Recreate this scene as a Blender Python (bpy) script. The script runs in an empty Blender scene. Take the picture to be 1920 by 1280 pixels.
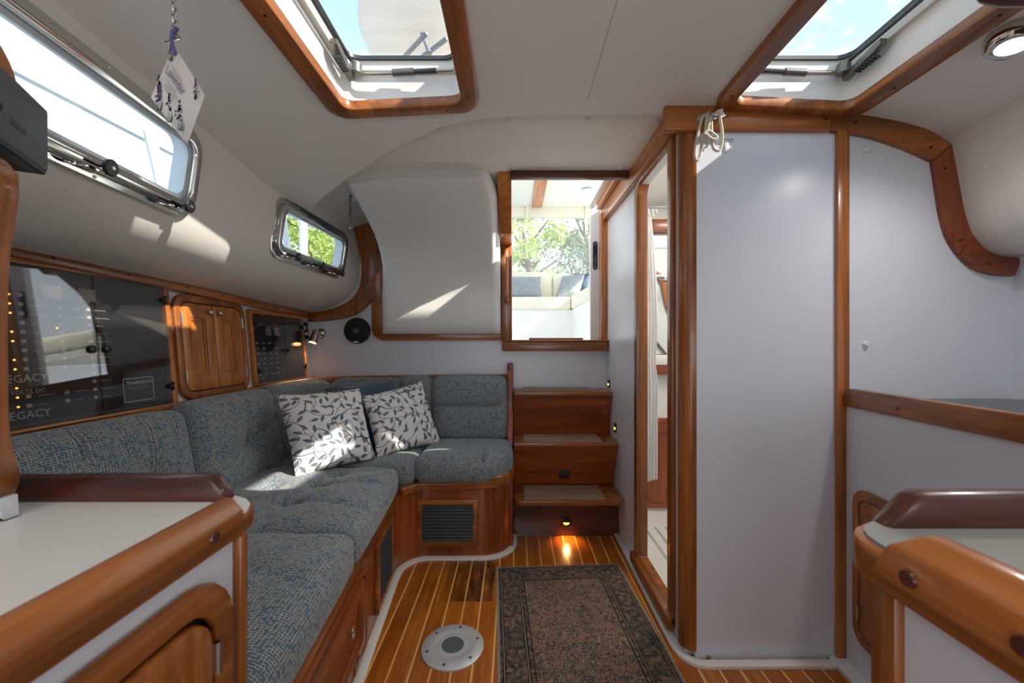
import bpy, bmesh, math, random
from mathutils import Vector, Matrix
random.seed(7)
V = Vector
scene = bpy.context.scene
col = scene.collection

# ------------------------------------------------------------------ camera, sky, sun, lights, exposure
F, CX, CY, EYE = 752.0, 964.0, 644.0, 1.10      # focal length and vanishing point measured on the photograph, eye height in metres
cam_d = bpy.data.cameras.new('camera'); cam = bpy.data.objects.new('camera', cam_d); col.objects.link(cam)
cam.location = (0, 0, EYE); cam.rotation_euler = (math.radians(90), 0, 0)
cam_d.sensor_width = 36; cam_d.lens = 36*F/1920
cam_d.shift_x = -4/1920; cam_d.shift_y = 4/1920
cam_d.clip_start = 0.02; cam_d.clip_end = 200
cam_d.dof.use_dof = True; cam_d.dof.focus_distance = 1.7; cam_d.dof.aperture_fstop = 6.0
scene.camera = cam
scene.view_settings.view_transform = 'Standard'; scene.view_settings.look = 'None'
scene.view_settings.gamma = 1; scene.view_settings.use_curve_mapping = False
scene.view_settings.exposure = 1.0

SUN_DIR = V((-1.30, 0.50, -1.0))
sd = bpy.data.lights.new('sun', 'SUN'); sd.energy = 7.5; sd.angle = 0.012; sd.color = (1.0, 0.93, 0.82)
so = bpy.data.objects.new('sun', sd); col.objects.link(so); so.location = (6, -3, 7)
so.rotation_euler = SUN_DIR.to_track_quat('-Z', 'Y').to_euler()

def area(name, loc, target, sx, sy, power, color):
    d = bpy.data.lights.new(name, 'AREA'); d.shape = 'RECTANGLE'; d.size = sx; d.size_y = sy; d.energy = power; d.color = color
    o = bpy.data.objects.new(name, d); col.objects.link(o); o.location = loc
    o.rotation_euler = (V(target) - V(loc)).to_track_quat('-Z', 'Y').to_euler()
    return o
# fill lamps added out of view, one behind the camera and one overhead
area('cabin_fill', (0.20, -1.12, 1.00), (0.25, 1.0, 1.72), 2.0, 1.2, 12.5, (0.97, 0.98, 1.0))
area('overhead_fill', (0.28, 0.12, 1.895), (0.28, 0.30, 0.9), 1.5, 0.7, 1.5, (1.0, 0.98, 0.96))

world = bpy.data.worlds.new('sky'); scene.world = world; world.use_nodes = True
wt = world.node_tree; wt.nodes.clear()
def wn(t): return wt.nodes.new(t)
_tc = wn('ShaderNodeTexCoord'); _sep = wn('ShaderNodeSeparateXYZ'); wt.links.new(_tc.outputs['Generated'], _sep.inputs[0])
_mx = wn('ShaderNodeMath'); _mx.operation = 'MAXIMUM'; wt.links.new(_sep.outputs[2], _mx.inputs[0]); _mx.inputs[1].default_value = 0.12
_dv = wn('ShaderNodeVectorMath'); _dv.operation = 'DIVIDE'; wt.links.new(_tc.outputs['Generated'], _dv.inputs[0])
_cb = wn('ShaderNodeCombineXYZ')
for i in range(3): wt.links.new(_mx.outputs[0], _cb.inputs[i])
wt.links.new(_cb.outputs[0], _dv.inputs[1])
_nz = wn('ShaderNodeTexNoise'); _nz.inputs['Scale'].default_value = 5.5; _nz.inputs['Detail'].default_value = 8; _nz.inputs['Roughness'].default_value = 0.6
wt.links.new(_dv.outputs[0], _nz.inputs['Vector'])
_cr = wn('ShaderNodeValToRGB'); _cr.color_ramp.elements[0].position = 0.50; _cr.color_ramp.elements[1].position = 0.68
wt.links.new(_nz.outputs[0], _cr.inputs[0])
_hr = wn('ShaderNodeValToRGB'); _hr.color_ramp.elements[0].position = 0.0; _hr.color_ramp.elements[0].color = (0.80, 0.86, 0.90, 1)
_hr.color_ramp.elements[1].position = 0.75; _hr.color_ramp.elements[1].color = (0.22, 0.42, 0.62, 1)
wt.links.new(_sep.outputs[2], _hr.inputs[0])
_mix = wn('ShaderNodeMix'); _mix.data_type = 'RGBA'
wt.links.new(_cr.outputs[0], _mix.inputs[0]); wt.links.new(_hr.outputs[0], _mix.inputs[6]); _mix.inputs[7].default_value = (0.82, 0.84, 0.86, 1)
_bg = wn('ShaderNodeBackground'); _bg.inputs[1].default_value = 1.65
wt.links.new(_mix.outputs[2], _bg.inputs[0]); _wo = wn('ShaderNodeOutputWorld'); wt.links.new(_bg.outputs[0], _wo.inputs[0])

# ------------------------------------------------------------------ helpers
def P(px, py, Y):                                    # a point seen at (px, py) at depth Y
    return V(((px-CX)/F*Y, Y, EYE-(py-CY)/F*Y))
def srgb(r, g, b):
    f = lambda c: ((c/255+0.055)/1.055)**2.4 if c > 10 else c/255/12.92
    return (f(r), f(g), f(b), 1)
ORG = {}
class Frame:                                         # local coordinates (a, b, c) on a plane in the room
    def __init__(s, o, u, v, n=None):
        s.o = V(o); s.u = V(u).normalized(); s.v = V(v).normalized(); s.n = V(n).normalized() if n is not None else s.u.cross(s.v).normalized()
    def __call__(s, a, b, c=0): return s.o+s.u*a+s.v*b+s.n*c

class G:
    def __init__(s): s.v = []; s.f = []; s.uv = []; s.has_uv = False
    def add(s, vs, fs, uvs=None):
        o = len(s.v); s.v += [V(p) for p in vs]; s.f += [[i+o for i in f] for f in fs]
        if uvs: s.has_uv = True; s.uv += uvs
        else: s.uv += [[(0, 0)]*len(f) for f in fs]
        return s
    def box(s, lo, hi, fr=None):
        x0, y0, z0 = lo; x1, y1, z1 = hi
        vs = [(x, y, z) for z in (z0, z1) for x, y in ((x0, y0), (x1, y0), (x1, y1), (x0, y1))]
        if fr: vs = [fr(*p) for p in vs]
        return s.add(vs, [[3, 2, 1, 0], [4, 5, 6, 7], [0, 1, 5, 4], [1, 2, 6, 5], [2, 3, 7, 6], [3, 0, 4, 7]])
    def prism(s, pts, vec):
        n = len(pts); vec = V(vec); a = [V(p) for p in pts]; b = [p+vec for p in a]
        return s.add(a+b, [list(range(n))[::-1], list(range(n, 2*n))]+[[i, (i+1) % n, (i+1) % n+n, i+n] for i in range(n)])
    def ring(s, outer, inner, vec):
        n = len(outer); vec = V(vec); o = [V(p) for p in outer]; q = [V(p) for p in inner]
        vs = o+q+[p+vec for p in o]+[p+vec for p in q]; fs = []
        for i in range(n):
            j = (i+1) % n
            fs += [[i, j, n+j, n+i], [2*n+j, 2*n+i, 3*n+i, 3*n+j], [i, 2*n+i, 2*n+j, j], [n+j, 3*n+j, 3*n+i, n+i]]
        return s.add(vs, fs)
    def ribbon(s, a, b, vec):                       # open strip between two polylines, with thickness
        n = len(a); vec = V(vec); a = [V(p) for p in a]; b = [V(p) for p in b]
        vs = a+b+[p+vec for p in a]+[p+vec for p in b]; fs = []
        for i in range(n-1):
            fs += [[i, i+1, n+i+1, n+i], [2*n+i+1, 2*n+i, 3*n+i, 3*n+i+1], [i+1, i, 2*n+i, 2*n+i+1], [n+i, n+i+1, 3*n+i+1, 3*n+i]]
        fs += [[0, n, 3*n, 2*n], [n-1, 3*n-1, 4*n-1, 2*n-1]]
        return s.add(vs, fs)
    def sweep(s, path, prof, up=(0, 0, 1), closed=False):   # profile (side, up) along a path
        path = [V(p) for p in path]; up = V(up); m = len(prof); n = len(path); vs = []
        for i, p in enumerate(path):
            a = path[i-1] if (i > 0 or closed) else path[i]; b = path[(i+1) % n] if (i < n-1 or closed) else path[i]
            t1 = (p-a).normalized() if (p-a).length > 1e-9 else (b-p).normalized(); t2 = (b-p).normalized() if (b-p).length > 1e-9 else t1
            t = (t1+t2).normalized(); sd_ = t.cross(up).normalized(); k = 1/max(0.5, t.dot(t1)); uu = sd_.cross(t).normalized()
            vs += [p+sd_*(x*k)+uu*y for x, y in prof]
        fs = []
        for i in range(n if closed else n-1):
            j = (i+1) % n
            for q in range(m): r = (q+1) % m; fs.append([i*m+q, i*m+r, j*m+r, j*m+q])
        if not closed: fs += [list(range(m))[::-1], [(n-1)*m+q for q in range(m)]]
        return s.add(vs, fs)
    def tube(s, path, r, n=8, closed=False):
        path = [V(p) for p in path]; rs = r if isinstance(r, (list, tuple)) else [r]*len(path); vs = []; m = len(path)
        t0 = (path[1]-path[0]).normalized(); up = V((0, 0, 1)) if abs(t0.z) < 0.9 else V((1, 0, 0))
        sd_ = t0.cross(up).normalized()
        for i, p in enumerate(path):
            a = path[i-1] if (i > 0 or closed) else path[i]; b = path[(i+1) % m] if (i < m-1 or closed) else path[i]
            t = (b-a).normalized(); sd_ = (sd_-t*sd_.dot(t)).normalized(); uu = t.cross(sd_)
            vs += [p+(sd_*math.cos(2*math.pi*k/n)+uu*math.sin(2*math.pi*k/n))*rs[i] for k in range(n)]
        fs = []
        for i in range(m if closed else m-1):
            j = (i+1) % m
            fs += [[i*n+k, i*n+(k+1) % n, j*n+(k+1) % n, j*n+k] for k in range(n)]
        if not closed: fs += [list(range(n))[::-1], [(m-1)*n+k for k in range(n)]]
        return s.add(vs, fs)
    def lathe(s, prof, c, axis, n=24):              # profile (radius, height) about an axis
        c = V(c); ax = V(axis).normalized(); e = ax.orthogonal().normalized(); g = ax.cross(e); vs = []
        for r, h in prof: vs += [c+ax*h+(e*math.cos(2*math.pi*k/n)+g*math.sin(2*math.pi*k/n))*max(r, 1e-5) for k in range(n)]
        fs = [[i*n+k, i*n+(k+1) % n, (i+1)*n+(k+1) % n, (i+1)*n+k] for i in range(len(prof)-1) for k in range(n)]
        fs += [list(range(n))[::-1], [(len(prof)-1)*n+k for k in range(n)]]
        return s.add(vs, fs)
    def grid(s, rows, skip=None, uv=None):          # rows of points -> quads
        n = len(rows[0]); fs = []; uvs = []
        for i in range(len(rows)-1):
            for j in range(n-1):
                if skip and skip(i, j): continue
                f = [(i, j), (i, j+1), (i+1, j+1), (i+1, j)]; fs.append([a*n+b for a, b in f])
                if uv: uvs.append([uv(a, b) for a, b in f])
        return s.add([p for r in rows for p in r], fs, uvs if uv else None)
    def build(s, name, mat, parent=None, bevel=0, seg=2, smooth=35, label=None, cat=None, group=None, kind=None, merge=False, fix=True):
        if parent is not None: o0 = ORG[parent]
        else:
            xs = [p.x for p in s.v]; ys = [p.y for p in s.v]; zs = [p.z for p in s.v]
            o0 = V(((min(xs)+max(xs))/2, (min(ys)+max(ys))/2, min(zs)))
        me = bpy.data.meshes.new(name); bm = bmesh.new()
        bv = [bm.verts.new(p-o0) for p in s.v]; lay = bm.loops.layers.uv.new('UVMap') if s.has_uv else None
        for f, uvs in zip(s.f, s.uv):
            try: fc = bm.faces.new([bv[i] for i in f])
            except ValueError: continue
            if lay:
                for lp, uv_ in zip(fc.loops, uvs): lp[lay].uv = uv_
        if merge: bmesh.ops.remove_doubles(bm, verts=bm.verts, dist=1e-5)
        if fix: bmesh.ops.recalc_face_normals(bm, faces=bm.faces)
        if bevel:
            es = [e for e in bm.edges if len(e.link_faces) == 2 and e.calc_face_angle(0) > 0.5]
            bmesh.ops.bevel(bm, geom=es, offset=bevel, segments=seg, profile=0.5, affect='EDGES', clamp_overlap=True)
        bm.to_mesh(me); bm.free()
        if smooth:
            for p in me.polygons: p.use_smooth = True
            me.set_sharp_from_angle(angle=math.radians(smooth))
        me.materials.append(MAT[mat] if isinstance(mat, str) else mat)
        o = bpy.data.objects.new(name, me); col.objects.link(o)
        if parent is not None: o.parent = parent; o.location = (0, 0, 0)
        else: o.location = o0
        ORG[o] = o0
        return tag(o, label, cat, group, kind)

def tag(o, label=None, cat=None, group=None, kind=None):
    if label: o['label'] = label
    if cat: o['category'] = cat
    if group: o['group'] = group
    if kind: o['kind'] = kind
    return o
def thing(name, label, cat, loc, group=None, kind=None):
    o = bpy.data.objects.new(name, None); col.objects.link(o); o.location = loc; o.empty_display_size = 0.05; ORG[o] = V(loc)
    return tag(o, label, cat, group, kind)
def copy_to(o, parent, delta):                      # a copy of a part that shares its mesh
    c = o.copy(); col.objects.link(c); c.parent = parent; c.location = V(o.location)+V(delta); ORG[c] = ORG[parent]; return c
def rr(x0, x1, y0, y1, r, n=5):
    r = r if isinstance(r, (list, tuple)) else [r]*4; pts = []
    for (cx, cy, a0, q) in ((x1, y1, 0, r[0]), (x0, y1, 90, r[1]), (x0, y0, 180, r[2]), (x1, y0, 270, r[3])):
        ox = cx-q if cx == x1 else cx+q; oy = cy-q if cy == y1 else cy+q
        for i in range(n+1):
            a = math.radians(a0+90*i/n); pts.append((ox+q*math.cos(a), oy+q*math.sin(a)))
    return pts
def smooth_path(pts, n=6, closed=False):             # Catmull-Rom
    pts = [V(p) for p in pts]; out = []; m = len(pts)
    for i in range(m if closed else m-1):
        g = lambda k: pts[k % m] if closed else pts[max(0, min(m-1, k))]
        p0, p1, p2, p3 = g(i-1), g(i), g(i+1), g(i+2)
        for k in range(n):
            t = k/n
            out.append(0.5*((2*p1)+(p2-p0)*t+(2*p0-5*p1+4*p2-p3)*t*t+(3*p1-p0-3*p2+p3)*t**3))
    if not closed: out.append(pts[-1])
    return out
def text(body, size, fr, mat, parent, name='lettering', align='LEFT', depth=0.0, bold=0.0):
    c = bpy.data.curves.new(name, 'FONT'); c.body = body; c.size = size; c.align_x = align; c.extrude = depth; c.offset = bold; c.resolution_u = 2
    t = bpy.data.objects.new(name, c); col.objects.link(t); dg = bpy.context.evaluated_depsgraph_get()
    me = bpy.data.meshes.new_from_object(t.evaluated_get(dg)); bpy.data.objects.remove(t); bpy.data.curves.remove(c)
    for v in me.vertices: v.co = fr(v.co.x, v.co.y, v.co.z)-ORG[parent]
    me.materials.clear(); me.materials.append(MAT[mat]); o = bpy.data.objects.new(name, me); col.objects.link(o); o.parent = parent; ORG[o] = ORG[parent]
    return o
def interp(x, pts):
    if x <= pts[0][0]: return pts[0][1]
    for (a, b), (c, d) in zip(pts, pts[1:]):
        if x <= c: return b+(d-b)*(x-a)/(c-a)
    return pts[-1][1]

# ------------------------------------------------------------------ materials
MAT = {}
class NT:
    def __init__(s, name):
        s.m = bpy.data.materials.new(name); s.m.use_nodes = True; s.t = s.m.node_tree; s.t.nodes.clear(); MAT[name] = s.m
        s.out = s.t.nodes.new('ShaderNodeOutputMaterial')
    def n(s, typ, ins=None, **kw):
        nd = s.t.nodes.new(typ)
        for k, v in kw.items(): setattr(nd, k, v)
        for k, v in (ins or {}).items(): s.put(nd.inputs[k], v)
        return nd
    def put(s, sock, v):
        if isinstance(v, bpy.types.NodeSocket): s.t.links.new(v, sock)
        else: sock.default_value = v
    def math(s, op, a, b=0.0, c=0.0): return s.n('ShaderNodeMath', {0: a, 1: b, 2: c}, operation=op).outputs[0]
    def mix(s, f, a, b): return s.n('ShaderNodeMix', {0: f, 6: a, 7: b}, data_type='RGBA').outputs[2]
    def ramp(s, f, stops):
        nd = s.n('ShaderNodeValToRGB', {0: f}); e = nd.color_ramp.elements
        while len(e) < len(stops): e.new(0.5)
        for q, (p, c) in zip(e, stops): q.position = p; q.color = c if len(c) == 4 else (*c, 1)
        return nd.outputs[0]
    def obj(s): return s.n('ShaderNodeTexCoord').outputs['Object']
    def uv(s): return s.n('ShaderNodeTexCoord').outputs['UV']
    def mapping(s, vec, scale=(1, 1, 1), loc=(0, 0, 0)): return s.n('ShaderNodeMapping', {'Vector': vec, 'Scale': scale, 'Location': loc}).outputs[0]
    def noise(s, vec, scale, detail=3, rough=0.5): return s.n('ShaderNodeTexNoise', {'Vector': vec, 'Scale': scale, 'Detail': detail, 'Roughness': rough}).outputs[0]
    def bump(s, h, strength=0.2, dist=0.002): return s.n('ShaderNodeBump', {'Height': h, 'Strength': strength, 'Distance': dist}).outputs[0]
    def bsdf(s, color, rough=0.5, metal=0.0, normal=None, coat=0.0, coat_rough=0.08, spec=0.5, emit=None, emit_s=0.0, sheen=0.0):
        ins = {'Base Color': color, 'Roughness': rough, 'Metallic': metal, 'Coat Weight': coat, 'Coat Roughness': coat_rough, 'Specular IOR Level': spec, 'Sheen Weight': sheen}
        if normal is not None: ins['Normal'] = normal
        if emit: ins['Emission Color'] = emit; ins['Emission Strength'] = emit_s
        b = s.n('ShaderNodeBsdfPrincipled', ins); s.t.links.new(b.outputs[0], s.out.inputs[0]); return s.m
def plain(name, rgb, rough=0.5, metal=0.0, **k): return NT(name).bsdf(srgb(*rgb), rough, metal, **k)

def wood(name, axis, dark, light, rough=0.32, coat=0.35, fine=1.0):
    t = NT(name); sc = [26, 26, 26]; sc[axis] = 1.6; v = t.obj()
    seed = t.n('ShaderNodeObjectInfo').outputs['Random']
    v = t.n('ShaderNodeVectorMath', {0: v, 1: t.n('ShaderNodeCombineXYZ', {0: t.math('MULTIPLY', seed, 3.0), 1: t.math('MULTIPLY', seed, 5.0), 2: t.math('MULTIPLY', seed, 7.0)}).outputs[0]}, operation='ADD').outputs[0]
    a = t.noise(t.mapping(v, tuple(sc)), 1.0, 5, 0.6)
    sc2 = [9, 9, 9]; sc2[axis] = 0.9
    w = t.noise(t.mapping(v, tuple(sc2)), 1.0, 3, 0.5)
    sc3 = [160, 160, 160]; sc3[axis] = 5
    q = t.noise(t.mapping(v, tuple(sc3)), 1.0, 2, 0.5)
    f = t.math('ADD', t.math('MULTIPLY', a, 0.45), t.math('ADD', t.math('MULTIPLY', w, 0.4), t.math('MULTIPLY', q, 0.15*fine)))
    c = t.ramp(f, [(0.38, srgb(*dark)), (0.50, srgb(*[(x+y)/2 for x, y in zip(dark, light)])), (0.61, srgb(*light))])
    return t.bsdf(c, rough, coat=coat, coat_rough=0.12, normal=t.bump(q, 0.06, 0.001))
TEAK_D, TEAK_L = (104, 54, 15), (184, 110, 50)
for nm, ax in (('wood_x', 0), ('wood_y', 1), ('wood_z', 2)): wood(nm, ax, TEAK_D, TEAK_L)
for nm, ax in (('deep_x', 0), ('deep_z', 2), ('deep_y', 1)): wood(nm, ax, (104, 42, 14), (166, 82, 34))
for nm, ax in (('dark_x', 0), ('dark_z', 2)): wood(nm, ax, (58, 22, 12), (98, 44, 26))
for nm, ax in (('gold_x', 0), ('gold_y', 1), ('gold_z', 2)): wood(nm, ax, (150, 82, 30), (212, 138, 70))
wood('pad_wood', 0, (138, 108, 88), (180, 150, 126), rough=0.6, coat=0)

def vinyl(name, rgb, rough=0.5, b=0.05, sc=260):
    t = NT(name); n = t.noise(t.obj(), sc, 2); m_ = t.noise(t.obj(), 3.0, 2)
    c = t.mix(m_, srgb(*rgb), srgb(*[x*0.97 for x in rgb])); return t.bsdf(c, rough, normal=t.bump(n, b, 0.001))
vinyl('vinyl', (236, 231, 223), 0.45); vinyl('headliner', (240, 236, 229), 0.55, 0.12, 180); vinyl('pad_vinyl', (228, 226, 222), 0.4)
plain("laminate", (218, 221, 230), 0.28); plain('laminate_gloss', (224, 225, 228), 0.28); plain('worktop_white', (222, 220, 216), 0.3)
plain('gelcoat', (226, 222, 212), 0.35); plain('white_strip', (226, 220, 212), 0.4); plain('cream', (234, 228, 212), 0.6); plain('white_paint', (236, 234, 230), 0.5)
plain('head_wall', (224, 222, 214), 0.45); plain('pale_panel', (206, 210, 202), 0.25); plain('curtain', (236, 234, 230), 0.8)
plain('chrome', (205, 203, 198), 0.10, 1.0); plain('steel', (190, 188, 184), 0.28, 1.0); plain('brass', (170, 140, 85), 0.35, 1.0)
plain('aluminium', (206, 206, 206), 0.38, 0.45); plain('grey_metal', (120, 118, 114), 0.35, 0.7)
plain('black', (18, 18, 20), 0.35); plain('black_matte', (14, 14, 16), 0.6); plain('panel_black', (30, 31, 34), 0.6); plain('rubber', (30, 30, 32), 0.6); plain('louvre', (52, 55, 56), 0.45)
plain('grey_plastic', (88, 92, 96), 0.45); plain('dark_grey', (58, 62, 66), 0.4); plain('print_white', (246, 244, 236), 0.6); plain('print_dim', (170, 168, 160), 0.6); plain('print_tan', (235, 222, 208), 0.6)
plain('screw', (70, 60, 48), 0.4, 0.8); plain('stove', (52, 56, 58), 0.2); plain('grey_worktop', (150, 152, 146), 0.35); plain('cap_white', (232, 230, 226), 0.4)
plain('dome_white', (222, 214, 206), 0.5); plain('arm_grey', (120, 128, 138), 0.5); plain('rail_white', (205, 210, 214), 0.4)
plain('ribbon_blue', (95, 100, 150), 0.6); plain('lav_purple', (120, 84, 130), 0.7); plain('lav_green', (110, 120, 84), 0.7); plain('card', (226, 216, 208), 0.6)
plain('bark', (92, 74, 58), 0.9); plain('water', (110, 124, 128), 0.2)
NT('lens').bsdf((1, 1, 1, 1), 0.3, emit=(0.93, 0.97, 1, 1), emit_s=2.2)
NT('warm_lens').bsdf((1, 0.8, 0.5, 1), 0.3, emit=(1.0, 0.55, 0.2, 1), emit_s=4.0)
NT('led_amber').bsdf((1, 0.6, 0.2, 1), 0.3, emit=(1.0, 0.42, 0.08, 1), emit_s=1.6)
NT('meter_face').bsdf(srgb(206, 196, 186), 0.5)

def glass(name, tint, refl=0.06, haze=0.0, haze_col=(1, 1, 1, 1), rough=0.02, facing=0.5):
    t = NT(name); tr = t.n('ShaderNodeBsdfTransparent', {0: tint}); gl = t.n('ShaderNodeBsdfGlossy', {'Color': (1, 1, 1, 1), 'Roughness': rough})
    bf = t.n('ShaderNodeNewGeometry').outputs['Backfacing']; lw = t.n('ShaderNodeFresnel', {0: t.math('SUBTRACT', 1.5, t.math('MULTIPLY', bf, 0.8333))}).outputs[0]; f = t.math('MINIMUM', t.math('ADD', t.math('MULTIPLY', lw, facing), refl), 1.0)
    base = tr.outputs[0]
    if haze: base = t.n('ShaderNodeMixShader', {0: haze, 1: tr.outputs[0], 2: t.n('ShaderNodeBsdfDiffuse', {0: haze_col}).outputs[0]}).outputs[0]
    mx = t.n('ShaderNodeMixShader', {0: f, 1: base, 2: gl.outputs[0]}); t.t.links.new(mx.outputs[0], t.out.inputs[0])
glass('hatch_glass', (0.80, 0.81, 0.82, 1), 0.01, 0.04)
glass('port_glass', (0.93, 0.96, 0.97, 1), 0.02, 0.10)
glass('smoked', (0.80, 0.79, 0.79, 1), 0.02, 0.012, (0.5, 0.5, 0.52, 1), 0.015, 1.0)
glass('vinyl_window', (0.97, 0.98, 0.98, 1), 0.01, 0.10)

def fabric(name, base, base2, line, cell=(0.0088, 0.0070)):
    t = NT(name); uv = t.uv(); wob = t.n('ShaderNodeTexNoise', {'Vector': uv, 'Scale': 60.0, 'Detail': 1.0}).outputs['Color']
    off = t.n('ShaderNodeVectorMath', {0: wob, 3: 0.0035}, operation='SCALE').outputs[0]
    p = t.mapping(t.n('ShaderNodeVectorMath', {0: uv, 1: off}, operation='ADD').outputs[0], (1/cell[0], 1/cell[1], 0))
    ce = t.n('ShaderNodeVectorMath', {0: p}, operation='FLOOR').outputs[0]; fr = t.n('ShaderNodeSeparateXYZ', {0: t.n('ShaderNodeVectorMath', {0: p}, operation='FRACTION').outputs[0]})
    w = t.n('ShaderNodeTexWhiteNoise', {'Vector': ce}, noise_dimensions='2D'); sepc = t.n('ShaderNodeSeparateColor', {0: w.outputs['Color']})
    lh = t.math('MULTIPLY', t.math('LESS_THAN', fr.outputs[1], 0.21), t.math('GREATER_THAN', sepc.outputs[0], 0.28))
    lv = t.math('MULTIPLY', t.math('LESS_THAN', fr.outputs[0], 0.18), t.math('GREATER_THAN', sepc.outputs[1], 0.34))
    l = t.math('MAXIMUM', lh, lv)
    weave = t.noise(t.mapping(uv, (900, 900, 1)), 1.0, 1); big = t.noise(t.mapping(uv, (45, 45, 1)), 1.0, 2)
    b = t.mix(t.math('ADD', t.math('MULTIPLY', weave, 0.5), t.math('MULTIPLY', big, 0.5)), srgb(*base), srgb(*base2))
    c = t.mix(t.math('MULTIPLY', l, 0.85), b, srgb(*line))
    return t.bsdf(c, 0.9, spec=0.15, sheen=0.25, normal=t.bump(t.math('ADD', weave, l), 0.35, 0.001))
fabric('settee_fabric', (54, 80, 104), (112, 136, 154), (208, 192, 160))
def plush(name, a, b, sc=300):
    t = NT(name); n = t.noise(t.obj(), sc, 3); m_ = t.noise(t.obj(), 25, 3)
    return t.bsdf(t.mix(t.math('ADD', t.math('MULTIPLY', n, 0.5), t.math('MULTIPLY', m_, 0.5)), srgb(*a), srgb(*b)), 0.95, spec=0.1, sheen=0.4, normal=t.bump(n, 0.4, 0.002))
plush('blue_plush', (46, 64, 84), (92, 112, 130)); plush('speckle_blue', (70, 84, 98), (190, 196, 200), 130)

def leaf_print():
    t = NT('leaf_print'); uv = t.uv(); S = 22.5
    vo = t.n('ShaderNodeTexVoronoi', {'Vector': uv, 'Scale': S, 'Randomness': 0.72}, voronoi_dimensions='2D')
    sub = t.n('ShaderNodeVectorMath', {0: uv, 1: vo.outputs['Position']}, operation='SUBTRACT').outputs[0]
    sub = t.n('ShaderNodeVectorMath', {0: sub, 3: S}, operation='SCALE').outputs[0]
    ss = t.n('ShaderNodeSeparateXYZ', {0: sub}); cc = t.n('ShaderNodeSeparateColor', {0: vo.outputs['Color']})
    an = t.math('MULTIPLY', cc.outputs[0], 6.283); co = t.math('COSINE', an); si = t.math('SINE', an)
    x = t.math('ADD', t.math('MULTIPLY', ss.outputs[0], co), t.math('MULTIPLY', ss.outputs[1], si))
    y = t.math('SUBTRACT', t.math('MULTIPLY', ss.outputs[1], co), t.math('MULTIPLY', ss.outputs[0], si))
    xx = t.math('DIVIDE', x, 0.44); wd = t.math('MULTIPLY', t.math('SUBTRACT', 1.0, t.math('MULTIPLY', xx, xx)), 0.185)
    leaf = t.math('LESS_THAN', t.math('ABSOLUTE', y), wd)
    rib = t.math('LESS_THAN', t.math('ABSOLUTE', y), 0.018)
    stem = t.math('MULTIPLY', t.math('LESS_THAN', t.math('ABSOLUTE', y), 0.022), t.math('MULTIPLY', t.math('GREATER_THAN', x, 0.3), t.math('LESS_THAN', x, 0.75)))
    v1 = t.noise(uv, 8.0, 0.5); v2 = t.noise(t.mapping(uv, (1, 1, 1), (3.1, 1.7, 0)), 9.0, 0.5)
    vine = t.math('MAXIMUM', t.math('LESS_THAN', t.math('ABSOLUTE', t.math('SUBTRACT', v1, 0.5)), 0.0065), t.math('LESS_THAN', t.math('ABSOLUTE', t.math('SUBTRACT', v2, 0.47)), 0.006))
    tex = t.noise(uv, 500.0, 2)
    lc = t.ramp(cc.outputs[1], [(0.0, srgb(58, 72, 90)), (0.45, srgb(92, 106, 120)), (0.6, srgb(120, 106, 98)), (1.0, srgb(74, 80, 90))])
    lc = t.mix(t.math('MULTIPLY', tex, 0.55), lc, srgb(190, 192, 192)); lc = t.mix(rib, lc, srgb(46, 56, 70))
    base = t.mix(t.noise(uv, 700.0, 1), srgb(226, 222, 220), srgb(240, 238, 236))
    c = t.mix(t.math('MAXIMUM', vine, stem), base, srgb(84, 88, 96)); c = t.mix(leaf, c, lc)
    t.bsdf(c, 0.85, spec=0.1, normal=t.bump(tex, 0.2, 0.001))
leaf_print()

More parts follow.
